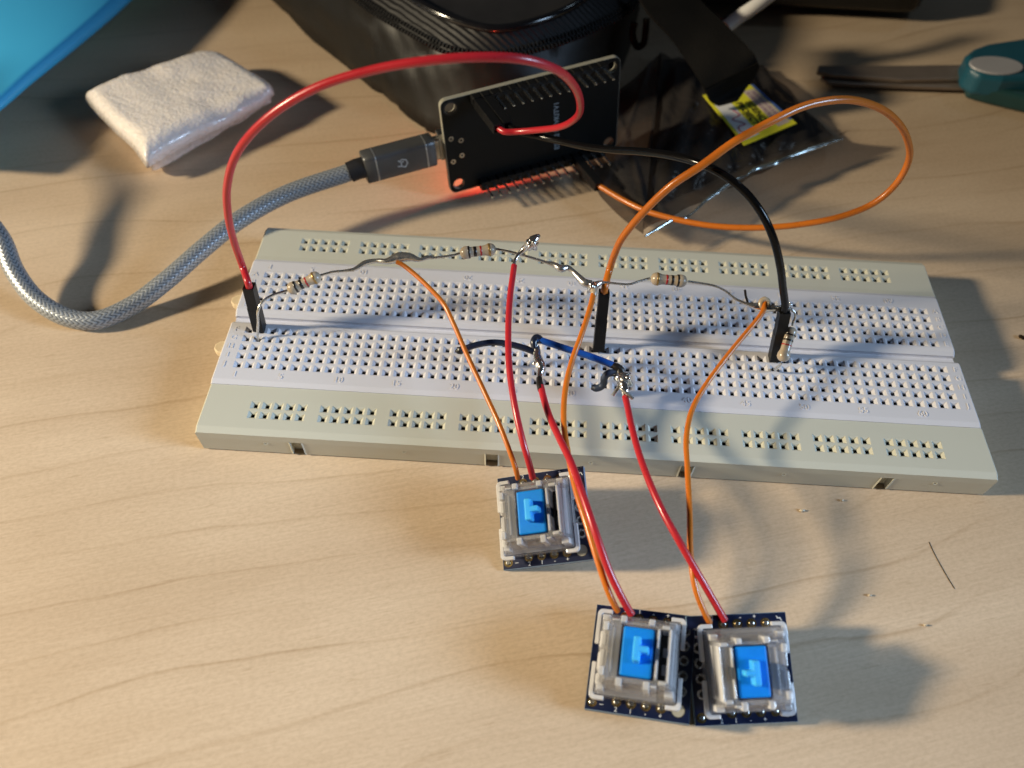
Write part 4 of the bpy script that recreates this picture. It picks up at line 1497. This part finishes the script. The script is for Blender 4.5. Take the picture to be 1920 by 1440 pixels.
# rolled front edge: a pale tube stands in for light caught on the fold
ep = []
rs = random.Random(4)
for (px, py) in ((1209, 443), (1232, 429), (1262, 412), (1284, 409), (1297, 401), (1325, 375), (1352, 356), (1385, 335), (1398, 330), (1415, 318), (1455, 306), (1475, 296), (1520, 280), (1555, 268), (1583, 259)):
    ep.append(P(px, py, 8.2 + rs.uniform(-.4, .4)))
MB().tube(catmull(ep, 6), [.15, .5, .55, .5, .25, .6, .65, .55, .18, .75, .85, .5, .75, .5, .1], 8, wob=.25).build('front_edge_glint', M_FILM_GLINT, ab)
# label slid inside, near the surface
lt = [P(1318, 178, 7.6), P(1396, 272, 7.6), P(1494, 231, 7.6), P(1412, 158, 7.6)]
LB = MB().add([lt[0], lt[1], lt[2], lt[3]] + [p - Vector((0, 0, .25)) for p in lt], [(0, 1, 2, 3), (7, 6, 5, 4), (0, 4, 5, 1), (1, 5, 6, 2), (2, 6, 7, 3), (3, 7, 4, 0)])
lab = LB.build('label_card', M_STKY, ab)


def on_label(u, v, dz=.06):                    # u along the long left edge, v across toward the right
    a = lt[0].lerp(lt[1], u); b2 = lt[3].lerp(lt[2], u)
    return a.lerp(b2, v) + Vector((0, 0, dz))


def patch(u0, u1, v0, v1, mat, nm, dz=.05):
    MB().quad(on_label(u0, v0, dz), on_label(u1, v0, dz), on_label(u1, v1, dz), on_label(u0, v1, dz)).build(nm, mat, lab)


patch(.02, .93, .05, .34, M_STKW, 'white_panel')
patch(.10, .93, .70, .93, M_STKP, 'pink_panel')
patch(.0, .90, .945, 1.0, M_STKB, 'blue_edge')
lX = (lt[1] - lt[0]).normalized()
lY = (lt[3] - lt[0]); lY = (lY - lX * lY.dot(lX)).normalized()
lZv = lX.cross(lY)
if lZv.z < 0:
    lY, lZv = -lY, -lZv
ink = MB()
text_mb('SCIENCE', 2.9, .04, basis(on_label(.56, .60, .08), lX, lY, lZv), ink, bold=.07)
text_mb('PROJECT', 2.9, .04, basis(on_label(.53, .44, .08), lX, lY, lZv), ink, bold=.07)
ink.build('printed_text', M_INK, lab)
ink = MB()
rs = random.Random(8)
for v_ in (.86, .76):                           # two lines of print too small to read
    u_ = .16
    while u_ < .86:
        w2_ = rs.uniform(.018, .035)
        ink.quad(on_label(u_, v_ - .028, .09), on_label(u_ + w2_, v_ - .028, .09), on_label(u_ + w2_ * rs.uniform(.5, 1), v_ + .03, .09), on_label(u_, v_ + .03, .09))
        u_ += w2_ + rs.uniform(.012, .03)
ink.build('small_print', M_INKV, lab)
zz = [on_label(u_, v_, .10) for u_, v_ in ((.40, .26), (.52, .30), (.54, .20), (.56, .13), (.66, .24), (.70, .26), (.70, .15), (.76, .10), (.84, .14))]
MB().tube(catmull(zz, 5), .16, 6).build('red_scribble', M_INKR, lab)

# ------------------------------------------------------------------ scissors
sc = thing('scissors', P(1700, 160, 0), 'scissors with grey blades and teal handle at the upper right', 'scissors')


def pz(pts, z):
    return [tuple(P(px, py, z))[:2] for px, py in pts]


def prism_px(pts, z0, z1, smooth=False):
    return MB().prism(pz(pts, (z0 + z1) / 2)[::-1], z0, z1)


prism_px([(1534, 126), (1700, 126), (1830, 124), (1832, 150), (1690, 152), (1560, 143), (1531, 137)], 3.2, 4.6).build('blade', M_BLADE, sc, bevel=.3)
prism_px([(1540, 143), (1560, 139), (1830, 146), (1828, 168), (1790, 167), (1600, 161), (1552, 157), (1538, 149)], 1.4, 2.9).build('blade', M_BLADE, sc, bevel=.5)
hp = [(1800, 124), (1815, 112), (1840, 103), (1880, 97), (1925, 90), (1990, 84), (2060, 100), (2060, 150), (1990, 168), (1925, 170), (1870, 170), (1825, 163), (1803, 148)]
h1 = MB().prism(pz(hp, 6)[::-1], 2.6, 10.5).build('handle', M_TEAL, sc, bevel=1.9, segs=5)
hp2 = [(1812, 150), (1840, 165), (1900, 173), (1985, 178), (2060, 188), (2060, 215), (1980, 208), (1900, 190), (1850, 178), (1815, 168)]
MB().prism(pz(hp2, 4)[::-1], .6, 6.5).build('handle', M_DKTEAL, sc, bevel=1.6, segs=4)
cI = P(1868, 123, 10.6)
iu = (P(1920, 127, 10.6) - cI); iv = (P(1866, 106, 10.6) - cI)
MB().prism([tuple((cI + iu * math.cos(a) * .98 + iv * math.sin(a) * .95))[:2] for a in [2 * math.pi * k / 28 for k in range(28)]], 10.2, 10.95).build('handle_inlay', M_GREYI, sc, bevel=.3)

# ------------------------------------------------------------------ foam, blue plastic, cable, slab
fm = MB()
fc = [P(160, 178, 7), P(277, 300, 7), P(524, 175, 8), P(404, 92, 8)]
nu, nv = 90, 56
vs = []
rs = random.Random(3)
cell = [[rs.random() for _ in range(160)] for _ in range(160)]


def vnoise(x, y):
    xi, yi = int(math.floor(x)), int(math.floor(y))
    fx, fy = x - xi, y - yi
    fx, fy = fx * fx * (3 - 2 * fx), fy * fy * (3 - 2 * fy)
    g = lambda a, b: cell[a % 160][b % 160]
    return (g(xi, yi) * (1 - fx) + g(xi + 1, yi) * fx) * (1 - fy) + (g(xi, yi + 1) * (1 - fx) + g(xi + 1, yi + 1) * fx) * fy


cx_ = sum((Vector((p.x, p.y, 0)) for p in fc), Vector()) / 4
for side in (1, -1):
    for j in range(nv + 1):
        v = j / nv
        for i in range(nu + 1):
            u = i / nu
            p = fc[0] * (1 - u) * (1 - v) + fc[1] * (1 - u) * v + fc[2] * u * v + fc[3] * u * (1 - v)
            p = Vector((p.x, p.y, 0))
            e = min(u, 1 - u) * 62, min(v, 1 - v) * 40
            ed = min(1, min(e) / 5.0)
            prof_ = math.sqrt(max(0, 1 - (1 - ed) ** 2))
            mid_z = 5.4 + 2.2 * u
            hh = (4.2 + .7 * math.sin(u * 4 + 1)) * prof_
            wob_ = (vnoise(u * 88, v * 56) - .5) * .24 + (vnoise(u * 7 + 50, v * 5 + 9) - .5) * .9
            inw = (1 - prof_) * (-.03 if side > 0 else .02)
            p = p.lerp(cx_, max(inw, -.03) + .05 * (vnoise(u * 6 + 3, v * 4 + 31) - .5) + .07 * max(0, (u - .5) * 2 - .7) * max(0, abs(v - .5) * 2 - .7) / .09)
            z = mid_z + side * hh + (wob_ * side if prof_ > .1 else wob_ * .5)
            z -= max(0, (u - .72)) * 6 * (1 - v)
            vs.append((p.x, p.y, max(.1, z)))
n1 = (nu + 1) * (nv + 1)
fs = [(j * (nu + 1) + i, (j + 1) * (nu + 1) + i, (j + 1) * (nu + 1) + i + 1, j * (nu + 1) + i + 1) for j in range(nv) for i in range(nu)]
fs2 = [tuple(k + n1 for k in f)[::-1] for f in fs]
bd = [i for i in range(nu + 1)] + [j * (nu + 1) + nu for j in range(1, nv + 1)] + [nv * (nu + 1) + i for i in range(nu - 1, -1, -1)] + [j * (nu + 1) for j in range(nv - 1, 0, -1)]
fs3 = [(bd[k], bd[(k + 1) % len(bd)], bd[(k + 1) % len(bd)] + n1, bd[k] + n1) for k in range(len(bd))]
fm.add(vs, fs + fs2 + fs3, True)
fo = fm.build('packing_foam', M_FOAM)
tag(fo, 'crumpled pinkish white packing foam pouch lying at the upper left', 'foam')

bl = MB()
n_b = 12
EH = 13.0                                       # height of the curled edge above the table
ex = [P(-90, 275, EH), P(2, 200, EH), P(60, 149, EH), P(130, 92, EH), P(200, 33, EH), P(262, -25, EH), P(330, -100, EH)]
exc = catmull(ex, 6)
T3 = np.gradient(exc, axis=0); T3[:, 2] = 0; T3 /= np.linalg.norm(T3, axis=1)[:, None]
vs = []
q = 0
for i, (p, t_) in enumerate(zip(exc, T3)):
    f_ = i / (len(exc) - 1)
    rad = 1.3 + 2.2 * f_
    tilt = math.radians(24 - 58 * f_)            # faces left at the near end, rolls over to the right at the far end
    nr_ = (-math.sin(tilt), math.cos(tilt))
    dv_ = (-math.cos(tilt), -math.sin(tilt))
    prof = []
    for d_ in (60, 30, 14, 5):
        prof.append((-rad - nr_[0] * rad + dv_[0] * d_, max(.3, EH - nr_[1] * rad + dv_[1] * d_)))
    for k in range(n_b + 1):
        a_ = -math.pi / 2 + math.pi * k / n_b
        c1_, s1_ = math.cos(a_), math.sin(a_)
        prof.append((-rad + rad * (-dv_[0] * c1_ + nr_[0] * s1_), EH + rad * (-dv_[1] * c1_ + nr_[1] * s1_)))
    for d_ in (5, 14, 30, 60):
        prof.append((-rad + nr_[0] * rad + dv_[0] * d_, max(.35, EH + nr_[1] * rad + dv_[1] * d_)))
    o_ = np.array((t_[1], -t_[0], 0))
    for r_, z_ in prof:
        vs.append((p[0] + o_[0] * r_, p[1] + o_[1] * r_, z_))
    q = len(prof)
bl.add(vs, [(i * q + k, i * q + k + 1, (i + 1) * q + k + 1, (i + 1) * q + k) for i in range(len(exc) - 1) for k in range(q - 1)], True)
bo = bl.build('blue_plastic_case', M_BLUEC)
tag(bo, 'bright blue rounded plastic object filling the upper left corner', 'case')

wc = thing('white_cable', P(1400, 22, 20), 'white cable end poking out behind the black strap', 'cable')
MB().tube(catmull([P(1360, 52, 19), P(1385, 32, 21), P(1415, 12, 24), P(1450, -14, 27), P(1500, -50, 30)], 8), 2.1, 18).build('sheath', M_WHITEC, wc)
MB().tube(catmull([P(1352, 44, 18.6), P(1360, 38, 19.2), P(1368, 34, 20.4)], 4), 1.2, 12).build('dark_tip', M_BOOT, wc)

sp = [P(1300, -60, 6), P(1300, 4, 6), P(1480, 8, 6), P(1600, 14, 6), P(1680, 19, 6), P(1712, 19, 6), P(1725, 10, 6), P(1745, -60, 6)]
so = MB().prism([(p.x, p.y) for p in sp], 5, 14).build('black_tray', M_BLACKS, bevel=1.2, segs=3)
tag(so, 'black flat object just cut by the top edge, above the scissors', 'tray')
ft = MB().prism([(p.x, p.y + 8) for p in (P(1420, -40, 0), P(1420, -6, 0), P(1560, 0, 0), P(1600, -40, 0))], .1, 4.9).build('foot', M_BLACKS, so)

# ------------------------------------------------------------------ bits on the table
ha = MB().tube(catmull([P(1742, 1016, .05), P(1750, 1034, .06), P(1765, 1062, .07), P(1780, 1088, .06), P(1790, 1104, .05)], 4)  , .05, 6)
tag(ha.build('hair', M_DARKC), 'thin dark hair lying on the table right of the switches', 'hair')
for k, (px, py, r_, lab_) in enumerate(((1504, 957, .42, 'pale curled crumb on the table nearest the breadboard front edge'),
                                        (1579, 938, .30, 'small pale crumb right under the breadboard front edge'),
                                        (1631, 1116, .30, 'small pale crumb on the table left of the hair'),
                                        (1735, 1172, .28, 'small pale crumb below the hair'))):
    c_ = P(px, py, .25)
    m_ = MB().blob((c_.x, c_.y, .25), (r_ * 1.3, r_ * .7, .28), 20 + k, .35, 10, 8)
    tag(m_.build('crumb', M_CRUMB), lab_, 'crumb', 'crumbs on the table')
c_ = P(1917, 632, .4)
tag(MB().blob((c_.x, c_.y, .4), (.9, .6, .4), 31, .3, 12, 8).build('dark_speck', M_DARKC), 'dark brown speck at the right edge of the table', 'speck')
